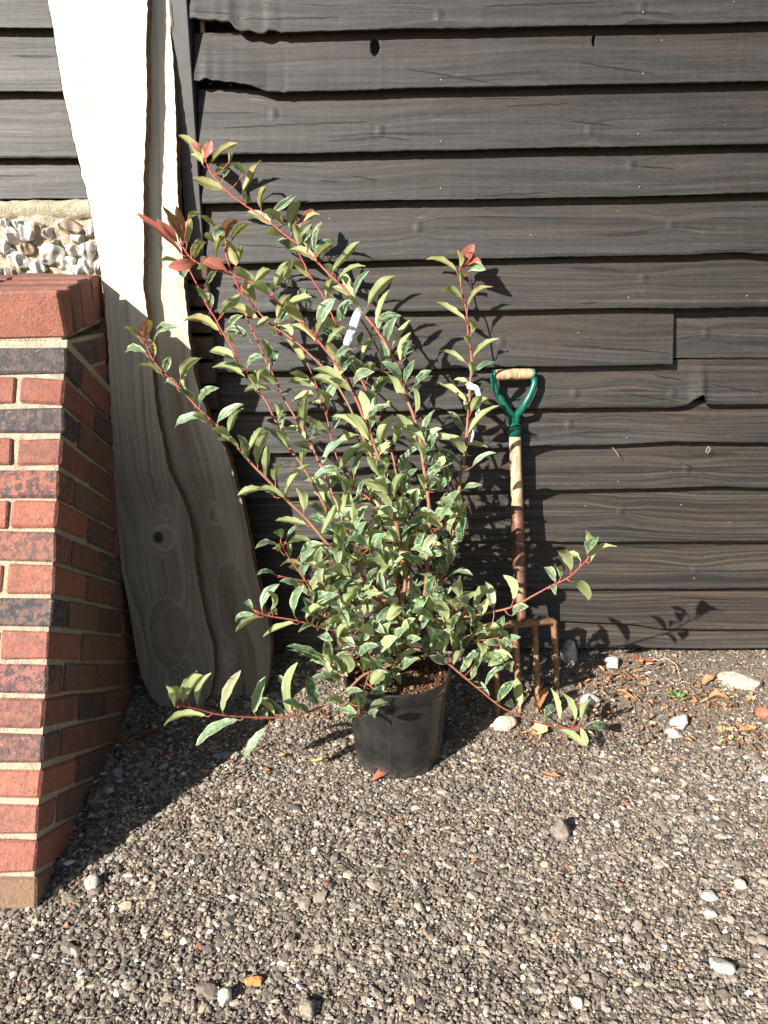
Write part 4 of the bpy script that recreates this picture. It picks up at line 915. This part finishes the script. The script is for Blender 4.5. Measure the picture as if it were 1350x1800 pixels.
def leaf(mb, B_, T_, wid, side, up, kind, fold, arch, vrg):
    a = T_-B_; Ln = np.linalg.norm(a); a = a/Ln; side = unit(side-a*np.dot(side, a)); nn = np.cross(side, a)
    if np.dot(nn, up) < 0: nn = -nn; side = -side
    ns, nw = 11, 7; V = []; UV = []
    wv = rL.uniform(.5, 1.8); phs = rL.random()*6; tw = rL.normal()*.6
    bendv = unit(up-a*np.dot(up, a)) if np.linalg.norm(up-a*np.dot(up, a)) > .05 else nn
    side_curve = rL.normal()*.055
    for i in range(ns):
        t = i/(ns-1); wdt = wid*.5*(math.sin(math.pi*min(t**.95*.975+.02, 1))**.62)*(1-.25*max(t-.85, 0)/.15)*(1.0+.12*(t-.5)); wdt = max(wdt, .0006)
        c = B_+a*Ln*t+bendv*arch*Ln*4*t*(1-t)*(.75+.5*t)+side*side_curve*Ln*math.sin(t*3.1)
        an = tw*(t-.5); s_ = side*math.cos(an)+nn*math.sin(an); n_ = nn*math.cos(an)-side*math.sin(an)
        for j in range(nw):
            u = -1+2*j/(nw-1); au = abs(u)
            rip = .05*wid*math.sin(t*15*wv+phs+(1.5 if u > 0 else 0))*au*au
            V.append(c+s_*wdt*u*math.cos(fold)+n_*(wdt*au*math.sin(fold)*(1-.35*au)*1.1+rip)); UV.append((.5+u*.5, t))
    F = []
    for i in range(ns-1):
        for j in range(nw-1): F.append((i*nw+j, i*nw+j+1, (i+1)*nw+j+1, (i+1)*nw+j))
    V = np.array(V); p = V[[F[15][0], F[15][1], F[15][2]]]; fn = np.cross(p[1]-p[0], p[2]-p[0])
    if np.dot(fn, nn) < 0: F = [f[::-1] for f in F]
    col = np.array(LCOL[kind])*rL.uniform(.68, 1.3)*(1+rL.normal(size=3)*.06)
    tt = np.repeat(np.linspace(0, 1, ns), nw)[:, None]
    cc = np.tile(col, (len(V), 1))
    if kind == 'o': cc = cc*(1-tt*.5*rL.random())+np.array([.30, .10, .05])*tt*.5*rL.random()
    mb.add(V, F, uv=np.array(UV), col=cc, varieg=np.full(len(V), vrg), red=np.full(len(V), 1.0 if kind in 'rp' else (.35 if kind == 'o' else 0)))
def petiole(mb, S, B_, kind):
    m = (S+B_)/2+np.array([0, -.003, -.004]); V, F = tube(np.array([S, m, B_, B_+(B_-m)*.25]), np.array([.0016, .0012, .0012, .0006]), 5)
    mb.add(V, F, col=np.array((.36, .10, .06) if kind != 'k' else (.30, .16, .08)))
def place(bx, by, tx, ty, wpx, kind, dz=None, base3=None, si=None):
    if base3 is None:
        dd_ = (samp[:, 0]-bx)**2+(samp[:, 1]-by)**2
        k = int(np.argmin(dd_)); si = int(samp[k, 2]); Q, W3 = stems3[si]; kk = int(samp[k, 3]); kk = max(0, kk-1)
        S = W3[kk]; off = rL.normal()*.006
        Bp = at_y(bx, by, S[1]+off-.003)
    else: S, Bp = base3
    cd_ = abs(np.dot(R[:, 2], Bp-C0)); ppx = cd_/FPX
    Lpx = math.hypot(tx-bx, ty-by); Lm = Lpx*ppx
    full = max(.052, Lm) if kind != 'p' else max(.03, Lm)
    rat = min(Lm/max(full, .072), 1); 
    depth = math.sqrt(max(.075**2-Lm**2, 0)) if Lm < .075 and kind not in 'p' else 0
    depth = min(depth, .045)+abs(rL.normal())*.15*Lm
    sgn = -1 if rL.random() < .68 else 1
    Tp = at_y(tx, ty, Bp[1]+sgn*depth)
    if Tp[1] > WD-.05: Tp = at_y(tx, ty, WD-.055-rL.random()*.01)
    Lr = np.linalg.norm(Tp-Bp); W_ = wpx*ppx
    full_w = max(W_*1.05, min(.40*Lr, .036))
    view = unit(Bp-C0); a = unit(Tp-Bp); perp = unit(np.cross(a, view))
    cphi = min(W_/full_w, 1)*.97; phi = math.acos(cphi)
    upw = np.array([0, -.25, 1.0])
    top_faces = kind in 'gkyw' 
    # choose the tilt so the upper side turns away from (d,o) or towards (g,k) the camera
    best = None
    for s in (-1, 1):
        sd = perp*math.cos(phi)+view*math.sin(phi)*s; nn = np.cross(sd, a)
        for f in (-1, 1):
            n2 = nn*f; cam_face = -np.dot(n2, view); sc = (cam_face if top_faces else -cam_face)*1.2+np.dot(n2, upw)*(.9 if abs(a[2]) < .8 else .3)
            if kind in 'rp': sc = np.dot(n2, upw)+cam_face*.4
            if best is None or sc > best[0]: best = (sc, sd, n2)
    _, sd, n2 = best
    fold = math.radians(rL.uniform(24, 58)) if kind not in 'rp' else math.radians(rL.uniform(10, 22))
    horiz = 1-abs(a[2]); ar = rL.uniform(.04, .15)*(.4+horiz)
    leaf(LB_[si], Bp, Tp, full_w*1.02, sd, n2*.75+np.array([0, 0, .5*horiz]), kind, fold, ar, 0.0 if kind in 'rpo' and rL.random() < .8 else rL.uniform(.35, .9))
    petiole(SB[si], S, Bp, kind)
for q in LV: place(*q)
# the dense middle: short leaves between the traced ones
poly = [(520,1010),(560,930),(600,860),(640,770),(690,720),(740,770),(800,830),(815,930),(800,1030),(850,1100),(780,1150),(640,1165),(560,1110)]
def inside(x, y):
    c = False
    for (x1, y1), (x2, y2) in zip(poly, poly[1:]+poly[:1]):
        if (y1 > y) != (y2 > y) and x < (x2-x1)*(y-y1)/(y2-y1)+x1: c = not c
    return c
for si in (0, 2, 3, 4, 5, 6, 7, 8, 1):
    Q, W3 = stems3[si]; n = len(Q); k = int(n*.22)
    while k < n*.80:
        x, y = Q[k][:2]; sd_ = 1 if rL.random() < .5 else -1; an = sd_*rL.uniform(.25, 1.35); ln_ = rL.uniform(34, 56)
        x += sd_*rL.uniform(3, 8); y -= rL.uniform(2, 7)
        if rL.random() < (.75 if si in (0, 2, 5, 7, 8) else .35): place(x, y, x+math.sin(an)*ln_, y-math.cos(an)*ln_*.8, rL.uniform(12, 19), str(rL.choice(['d', 'g', 'd', 'k'])), base3=(W3[k], at_y(x, y, W3[k][1]+rL.uniform(-.03, .03))), si=si)
        k += int(rL.integers(3, 6))
cnt = 0
while cnt < 350:
    x = rL.uniform(510, 860); y = rL.triangular(740, 1080, 1165)
    if not inside(x, y): continue
    dd_ = (samp[:, 0]-x)**2+(samp[:, 1]-y)**2; k = int(np.argmin(dd_+rL.random(len(dd_))*900)); si = int(samp[k, 2]); S = stems3[si][1][int(samp[k, 3])]
    dep = S[1]+rL.uniform(-.13, .20); dep = min(dep, WD-.12)
    Bp = at_y(x, y, dep); an = rL.uniform(0, 2*math.pi); ln_ = rL.uniform(24, 44); vy = -abs(math.sin(an)) if rL.random() < .7 else math.sin(an)
    kind = rL.choice(['g', 'k', 'd', 'w', 'g', 'd'], p=[.28, .14, .2, .2, .08, .10])
    Sx = S+(Bp-S)*max(0, 1-.05/max(np.linalg.norm(Bp-S), .001))
    # thin twig from the stem to the leaf cluster
    if np.linalg.norm(Bp-S) > .05:
        V, F = tube(np.array([S, (S+Sx)/2+np.array([0, 0, .006]), Sx]), np.array([.0016, .0013, .001]), 5); SB[si].add(V, F, col=np.array([.24, .11, .07]))
    place(x, y, x+math.cos(an)*ln_, y+vy*ln_, rL.uniform(11, 19), str(kind), base3=(Sx, Bp), si=si); cnt += 1
for (px0, px1, py0, py1, cnt2, dlo, dhi) in ((790, 905, 1075, 1165, 26, -.10, .10), (575, 720, 1120, 1205, 34, -.17, -.04), (600, 660, 1215, 1262, 5, -.20, -.17)):
    for _ in range(cnt2):
        x = rL.uniform(px0, px1); y = rL.uniform(py0, py1); dd_ = (samp[:, 0]-x)**2+(samp[:, 1]-y)**2; k = int(np.argmin(dd_)); si = int(samp[k, 2]); S = stems3[si][1][int(samp[k, 3])]
        if np.linalg.norm(at_y(x, y, S[1])-S) > .09: continue
        Bp = at_y(x, y, np.clip(S[1]+rL.uniform(-.04, .04), pd+dlo, pd+dhi)); an = rL.uniform(0, 6.28); ln_ = rL.uniform(24, 46)
        place(x, y, x+math.cos(an)*ln_, y+math.sin(an)*ln_*.7-6, rL.uniform(13, 20), str(rL.choice(['g', 'w', 'g', 'd'])), base3=(S, Bp), si=si)
for si in range(len(ST)):
    s = SB[si].build('stem', STEM, SH)
    if LB_[si].n: LB_[si].build('foliage', LEAF, s)
# seed leaves and dry buds near the middle (small red shoots)
# ------------------------------------------------------------------ plastic labels hanging on the stems
m, t, bb = mat('white_label_plastic'); N = NT(t); co = N.n('TexCoord').outputs['UV']
f = N.rampf(N.noise(N.mul(co, (2.2, 7, 1)), 1, 4, .6), .50, .54); sp = N.n('SeparateXYZ', {0: co}); 
f = N.math('MULTIPLY', f, N.math('MULTIPLY', N.rampf(sp.outputs[1], .40, .5), N.rampf(sp.outputs[1], .95, .85)))
N.link(N.mix(N.math('MULTIPLY', f, .75), (.82, .83, .86), (.05, .075, .16)), bb.inputs['Base Color']); bb.inputs['Roughness'].default_value = .35
LABEL = m
def strip(name, pts, wid, label, grp):
    P = np.array([at_y(x, y, d) for x, y, d in pts]); n = 24; tt = np.linspace(0, len(P)-1, n); P = np.c_[[np.interp(tt, np.arange(len(P)), P[:, k]) for k in range(3)]].T
    for _ in range(2): P[1:-1] = .25*P[:-2]+.5*P[1:-1]+.25*P[2:]
    V = []; UV = []
    T = np.gradient(P, axis=0)
    for i in range(n):
        view = unit(P[i]-C0); s = unit(np.cross(T[i], view)); s = unit(s+view*.35*math.sin(i*.35)); s = s if s[0] > 0 else -s; nn = unit(np.cross(s, T[i]))
        w_ = wid[0]+(wid[1]-wid[0])*i/(n-1)
        for k, u in enumerate((-1, -.5, 0, .5, 1)):
            for th in (-1, 1): V.append(P[i]+s*w_*.5*u+nn*(.0022*(u*u)+th*.00035)); UV.append((u*.5+.5, i/(n-1)))
    F = []
    for i in range(n-1):
        for k in range(4):
            a_ = i*10+k*2; F.append((a_, a_+2, a_+12, a_+10)); F.append((a_+1, a_+11, a_+13, a_+3))
        F.append((i*10, i*10+10, i*10+11, i*10+1)); F.append((i*10+8, i*10+9, i*10+19, i*10+18))
    F.append((0, 1, 3, 5, 7, 9, 8, 6, 4, 2)); e = (n-1)*10; F.append((e, e+2, e+4, e+6, e+8, e+9, e+7, e+5, e+3, e+1))
    o = mobj(name, V, F, LABEL, None, True, uv=np.array(UV)); tag(o, label, 'plant label', grp)
kq = int(np.argmin((samp[:, 0]-640)**2+(samp[:, 1]-552)**2)); dS = stems3[int(samp[kq, 2])][1][int(samp[kq, 3])][1]
strip('plant_label', [(644,551,dS-.004),(636,545,dS-.014),(629,552,dS-.020),(622,570,dS-.024),(613,592,dS-.026),(606,612,dS-.027),(600,630,dS-.024),(592,650,dS-.018)], (.026, .018), 'wide white plastic label looped round the upper stem above the middle of the shrub', 'white plastic labels on the shrub')
kq = int(np.argmin((samp[:, 0]-825)**2+(samp[:, 1]-680)**2)); dS = stems3[int(samp[kq, 2])][1][int(samp[kq, 3])][1]
strip('plant_label', [(823,676,dS-.012),(830,680,dS-.016),(838,681,dS-.016),(840,690,dS-.014),(842,702,dS-.012),(840,722,dS-.010),(836,745,dS-.010),(829,778,dS-.010)], (.020, .007), 'thin white plastic label hanging from the single stem beside the fork handle', 'white plastic labels on the shrub')

# ------------------------------------------------------------------ loose stones, leaves, twigs
def stone(px, py, wpx, hpx, col, label, seed, rot=0, name='stone', flat=.62, rough=.2, cat='stone', grp='loose stones lying on the gravel', facet=0):
    P = at_g(px, py); pp = abs(np.dot(R[:, 2], P-C0))/FPX; a = wpx*pp*.5; c = hpx*pp*.5*1.05
    r = np.random.default_rng(seed); V0, F0 = ICO[4]
    d = np.ones(len(V0))
    for fr in (1.3, 2.4, 4.5, 9):
        k = r.normal(size=(4, 3))*fr; ph_ = r.random(4)*6; d += rough/fr**.75*sum(np.sin(V0@k[j]+ph_[j]) for j in range(4))*.55
    hf = sum(np.sin(V0@(r.normal(size=3)*14)+r.random()*6) for _ in range(5)); V = V0*(d+.012*hf)[:, None]
    for _ in range(facet+4):
        n_ = unit(r.normal(size=3)); h = r.uniform(.58, .86); q = V@n_; V = V-np.outer(np.maximum(q-h, 0)*.92, n_)
    V = V*np.array([a, c*1.15, min(a, c)*flat*1.6]); ca, sa = math.cos(rot), math.sin(rot)
    V[:, :2] = V[:, :2]@np.array([[ca, sa], [-sa, ca]])
    V += P+np.array([0, 0, min(a, c)*flat*.45+.001])
    o = mobj(name, V, F0, BIGSTONE, None, True, attrs={'col': np.tile(col, (len(V), 1))}); return tag(o, label, cat, grp)
W_ = (.56, .53, .465); Gy = (.30, .28, .25)
stone(885, 1276, 48, 24, (.62, .52, .38), 'smooth cream oblong pebble lying below the fork tines', 1, .18, 'pebble', .8, .05, 'pebble')
stone(1296, 1202, 62, 40, (.50, .44, .36), 'largest white flint with tan blotches near the board wall', 2, -.3, 'flint_stone', .5, .22, facet=9)
stone(1193, 1273, 32, 26, W_, 'rounded white stone right of the fork, resting beside a pointed white one', 3, -.5, 'stone', .7, .08)
stone(1182, 1292, 26, 26, W_, 'small pointed white stone touching a rounded white one', 4, .9, 'stone', .5, .2, facet=6)
stone(1077, 1170, 28, 24, (.76, .70, .60), 'squarish pale stone close to the foot of the board wall', 5, .1, 'stone', .6, .1, facet=7)
stone(997, 1155, 34, 40, (.40, .39, .37), 'grey rounded stone in shade at the wall foot right of the fork', 6, .1, 'stone', .9, .09)
stone(1036, 1237, 32, 24, (.66, .64, .62), 'whitish stone half hidden behind the low right leaves of the shrub', 7, 0, 'stone', .7, .1)
stone(398, 1758, 27, 27, W_, 'round white stone alone at the lower left of the gravel', 8, 0, 'stone', .8, .07)
stone(163, 1555, 32, 28, W_, 'jagged white flint at the edge of the buttress shadow', 9, .7, 'flint_stone', .7, .2, facet=6)
stone(986, 1468, 40, 34, (.22, .195, .165), 'angular dark grey lump standing proud of the open gravel', 10, .2, 'stone', .8, .14, facet=7)
stone(397, 1329, 54, 16, (.22, .24, .25), 'thin blue grey slate shard in the buttress shadow', 11, .15, 'slate_shard', .4, .06, 'slate', facet=9)
stone(1266, 1702, 44, 24, W_, 'long white stone at the lower right of the gravel', 12, -.5, 'stone', .6, .14, facet=4)
stone(1246, 1577, 30, 19, W_, 'oval white stone in a row of three at the right', 13, 0, 'stone', .6, .08)
stone(1302, 1557, 26, 20, W_, 'pointed white stone at the far right above the oval white one', 14, .5, 'stone', .6, .16, facet=5)
stone(1248, 1606, 26, 18, W_, 'flat white stone just below the oval white one', 15, -.5, 'stone', .5, .12, facet=5)
stone(1345, 1259, 34, 24, (.42, .15, .10), 'broken red brick piece at the right edge', 16, .4, 'brick_fragment', .7, .12, 'brick', facet=6)
stone(168, 1409, 24, 34, (.22, .16, .11), 'brown upright stone in shade beside the buttress foot', 17, .2, 'stone', .9, .1, facet=5)
stone(206, 1364, 28, 18, (.26, .26, .26), 'grey rounded stone in shade against the buttress side', 18, 0, 'stone', .7, .1)
stone(192, 1394, 20, 18, W_, 'tiny white stone in shade next to the brown upright stone', 19, .3, 'stone', .7, .15, facet=5)
stone(446, 1727, 30, 18, (.60, .28, .11), 'orange tan stone near the bottom of the gravel', 20, .1, 'stone', .6, .15, facet=3)
stone(540, 1778, 42, 34, (.30, .26, .21), 'large buff stone at the bottom edge of the gravel', 21, .1, 'stone', .6, .13, facet=5)
stone(362, 1745, 44, 24, (.20, .165, .135), 'wide dull brown stone left of the round white stone', 23, .1, 'stone', .5, .13, facet=5)
stone(1015, 1765, 24, 18, (.68, .60, .46), 'pale yellow stone on the gravel at the bottom right of centre', 24, .1, 'stone', .6, .1)

def dead_leaf(px, py, lpx, ang, col, label, seed, lift=.012, curl=.5, tilt=.25, name='fallen_leaf', wr=.42, grp='dry leaves fallen on the ground'):
    P = at_g(px, py, .012); pp = abs(np.dot(R[:, 2], P-C0))/FPX; Ln = lpx*pp; r = np.random.default_rng(seed)
    a = np.array([math.cos(ang), math.sin(ang), tilt]); a = unit(a); s = unit(np.cross([0, 0, 1], a)); n_ = np.cross(a, s)
    V = []; ns, nw = 13, 9
    for th in (0, 1):
        for i in range(ns):
            t = i/(ns-1); w0 = Ln*wr*.5*math.sin(math.pi*min(max(t, .02), .985))**.7*(1+.1*math.sin(t*17+seed))
            c = P+a*Ln*(t-.5)+n_*Ln*(.10*math.sin(t*4+seed))
            for j in range(nw):
                u = -1+2*j/(nw-1); V.append(c+s*w0*u*math.cos(curl*abs(u))+n_*(w0*abs(u)*math.sin(curl)*1.1+r.normal()*.0004+.08*w0*math.sin(u*5+t*9+seed)-th*.0005))
    m_ = ns*nw; F = []
    for i in range(ns-1):
        for j in range(nw-1):
            q = (i*nw+j, i*nw+j+1, (i+1)*nw+j+1, (i+1)*nw+j); F.append(q); F.append(tuple(k+m_ for k in q[::-1]))
    o = mobj(name, V, F, LITTER, None, True, attrs={'col': np.tile(col, (len(V), 1))}); return tag(o, label, 'leaf', grp)
dead_leaf(953, 1232, 60, 1.0, (.33, .17, .08), 'curled orange brown leaf propped among the fork tines', 1, tilt=.9, curl=.9)
dead_leaf(1128, 1157, 50, -.2, (.33, .11, .07), 'reddish brown leaf lying flat near the board wall', 2, tilt=.05, curl=.2, wr=.3)
dead_leaf(948, 1284, 36, .6, (.70, .45, .24), 'pale orange leaf below the low right branch', 3, tilt=.15, curl=.4, wr=.9)
dead_leaf(560, 1337, 36, -.35, (.50, .44, .12), 'yellow curled leaf on the gravel left of the pot', 4, tilt=.05, curl=.7, wr=.3)
dead_leaf(1246, 1196, 30, .4, (.40, .23, .12), 'orange brown leaf just left of the largest white flint', 5, tilt=.2, curl=.5, wr=.6)
dead_leaf(1262, 1228, 36, -.4, (.38, .20, .10), 'crumpled orange leaf below the largest white flint', 6, tilt=.3, curl=.7, wr=.6)
dead_leaf(1100, 1222, 40, -.8, (.40, .20, .09), 'brown strip of leaf left of the green seedling', 7, tilt=.1, curl=.8, wr=.3)
dead_leaf(1315, 1282, 34, .3, (.52, .28, .13), 'tan leaf scrap at the right edge above the white stones', 8, tilt=.2, curl=.5, wr=.6)
dead_leaf(968, 1362, 36, -.5, (.42, .17, .09), 'small russet leaf on open gravel right of the pot', 9, tilt=.1, curl=.6, wr=.4)
dead_leaf(425, 1215, 44, 1.2, (.30, .15, .08), 'dark brown leaf standing between the feet of the two planks', 10, tilt=1.6, curl=.8, wr=.5)
dead_leaf(262, 1292, 34, .3, (.20, .07, .03), 'dark russet leaf in shade at the foot of the front plank', 11, tilt=.1, curl=.5, wr=.5)
dead_leaf(672, 1364, 40, .5, (.36, .12, .07), 'red brown leaf trapped under the front of the pot', 12, tilt=.1, curl=.4, wr=.5)
# fine litter along the foot of the wall
r = np.random.default_rng(31); b = MB()
cl_ = [(1250,1225,70,26,170),(1150,1215,80,30,80),(1070,1200,60,20,50),(1290,1290,50,20,50),(1110,1180,60,22,60),(1040,1245,70,30,60),(1300,1300,50,25,45),(940,1300,50,20,30),(250,1290,50,30,50),(640,1250,60,40,40),(1150,1300,130,60,70),(430,1340,70,40,25)]
for cx_, cy_, sx_, sy_, n_ in cl_:
    for _ in range(n_):
        x, y = cx_+r.normal()*sx_*.6, cy_+r.normal()*sy_*.6
        if y < 1148 or x > 1500: continue
        P = at_g(x, y, .008+r.random()*.006); ang = r.random()*6.28; ln_ = r.uniform(.006, .026); wd = ln_*r.uniform(.25, .7)
        a = unit([math.cos(ang), math.sin(ang), r.normal()*.35]); s = unit(np.cross([0, 0, 1], a)+r.normal(size=3)*.25); n2 = np.cross(a, s)
        col = np.array([(.38, .21, .11), (.27, .14, .08), (.46, .34, .20), (.17, .11, .07)][r.integers(0, 4)])*r.uniform(.7, 1.2)
        q = []
        for t in (-1, -.3, .4, 1):
            ww = wd*(1-abs(t)**2*.8)
            for u in (-1, 0, 1): q.append(P+a*ln_*t*.5+s*ww*u*.5+n2*(abs(u)*wd*.35+r.normal()*.0005))
        F = [(i*3+j, i*3+j+1, i*3+j+4, i*3+j+3) for i in range(3) for j in range(2)]; b.add(q, F, col=np.tile(col, (12, 1)))
o = b.build('leaf_litter', LITTER, None, False); tag(o, 'crumbled orange brown leaf litter along the foot of the wall', 'leaf litter', None, 'stuff')
def twig(name, pts, rad, col, label, cat, h=.019):
    P = smooth(np.array([list(at_g(x, y, h)) for x, y in pts]), 24); n = len(P); P = P+np.c_[np.zeros(n), np.zeros(n), noise1(n, 4, 3, .002)]
    V, F = tube(P, np.linspace(rad, rad*.5, n), 7); o = mobj(name, V, F, STEM, None, True, attrs={'col': np.tile(col, (len(V), 1))}); tag(o, label, cat, 'twigs and straws on the gravel')
twig('twig', [(703,1445),(716,1480),(742,1522),(770,1552),(796,1567)], .0016, (.20, .13, .085), 'long thin curved brown twig lying on the gravel below the pot', 'twig')
twig('straw', [(202,1428),(225,1418),(257,1408)], .0009, (.42, .36, .26), 'pale straight straw in shade beside the buttress', 'straw')
twig('straw', [(415,1436),(430,1450),(440,1470),(446,1478)], .0010, (.50, .40, .26), 'pale bent straw left of centre on the open gravel', 'straw')
twig('straw', [(1148,1160),(1172,1157),(1190,1168),(1196,1194)], .0016, (.62, .52, .38), 'hooked pale dry stalk near the wall foot above the seedling', 'straw')
twig('straw', [(130,1787),(160,1788),(182,1786)], .0009, (.42, .34, .24), 'short pale straw at the lower left corner', 'straw')
twig('twig', [(1000,1360),(1050,1395),(1085,1425)], .0008, (.30, .22, .15), 'fine straight twig on the gravel right of the dark lump', 'twig')
# seedling
sg = at_g(1192, 1228, .008); SD = empty('seedling', sg, 'small bright green seedling growing at the foot of the wall', 'seedling')
b = MB(); rL = np.random.default_rng(77)
for an, el, ln_ in ((2.5, .35, .036), (2.2, .7, .026), (.3, .5, .026), (-.9, .3, .030), (-1.8, .4, .024), (4.0, .5, .02), (1.2, .9, .02)):
    T_ = sg+ln_*np.array([math.cos(an)*math.cos(el), math.sin(an)*math.cos(el), math.sin(el)]); LCOL['s'] = (.10, .33, .045)
    leaf(b, sg+(T_-sg)*.25, T_, ln_*.5, np.cross([0, 0, 1.0], T_-sg), np.array([0, 0, 1.0]), 's', .3, .05, 0.0)
b.build('leaves', LEAF, SD); V, F = tube([sg-np.array([0, 0, .01]), sg+np.array([0, 0, .008])], .0015, 6); b = MB(); b.add(V, F, col=np.array([.25, .2, .1])); b.build('stem', STEM, SD)
# dry wisps hanging from the boards
for q, (pts, lb) in enumerate([([(1077,787),(1084,796),(1088,803)], 'thin dry wisp caught under a board right of the fork handle'), ([(1240,796),(1245,783),(1249,790),(1243,797)], 'tiny looped dry tendril hanging from a board at the right'), ([(297,2),(298,22),(301,36),(299,50)], 'stray fibre hanging at the top of the corner post')]):
    P = np.array([at_y(x, y, WD-.048) for x, y in pts]); P = smooth(P, 14); V, F = tube(P, .0009, 6)
    o = mobj('dry_wisp', V, F, STEM, None, True, attrs={'col': np.tile((.45, .35, .22), (len(V), 1))}); tag(o, lb, 'wisp', 'dry wisps on the boards')
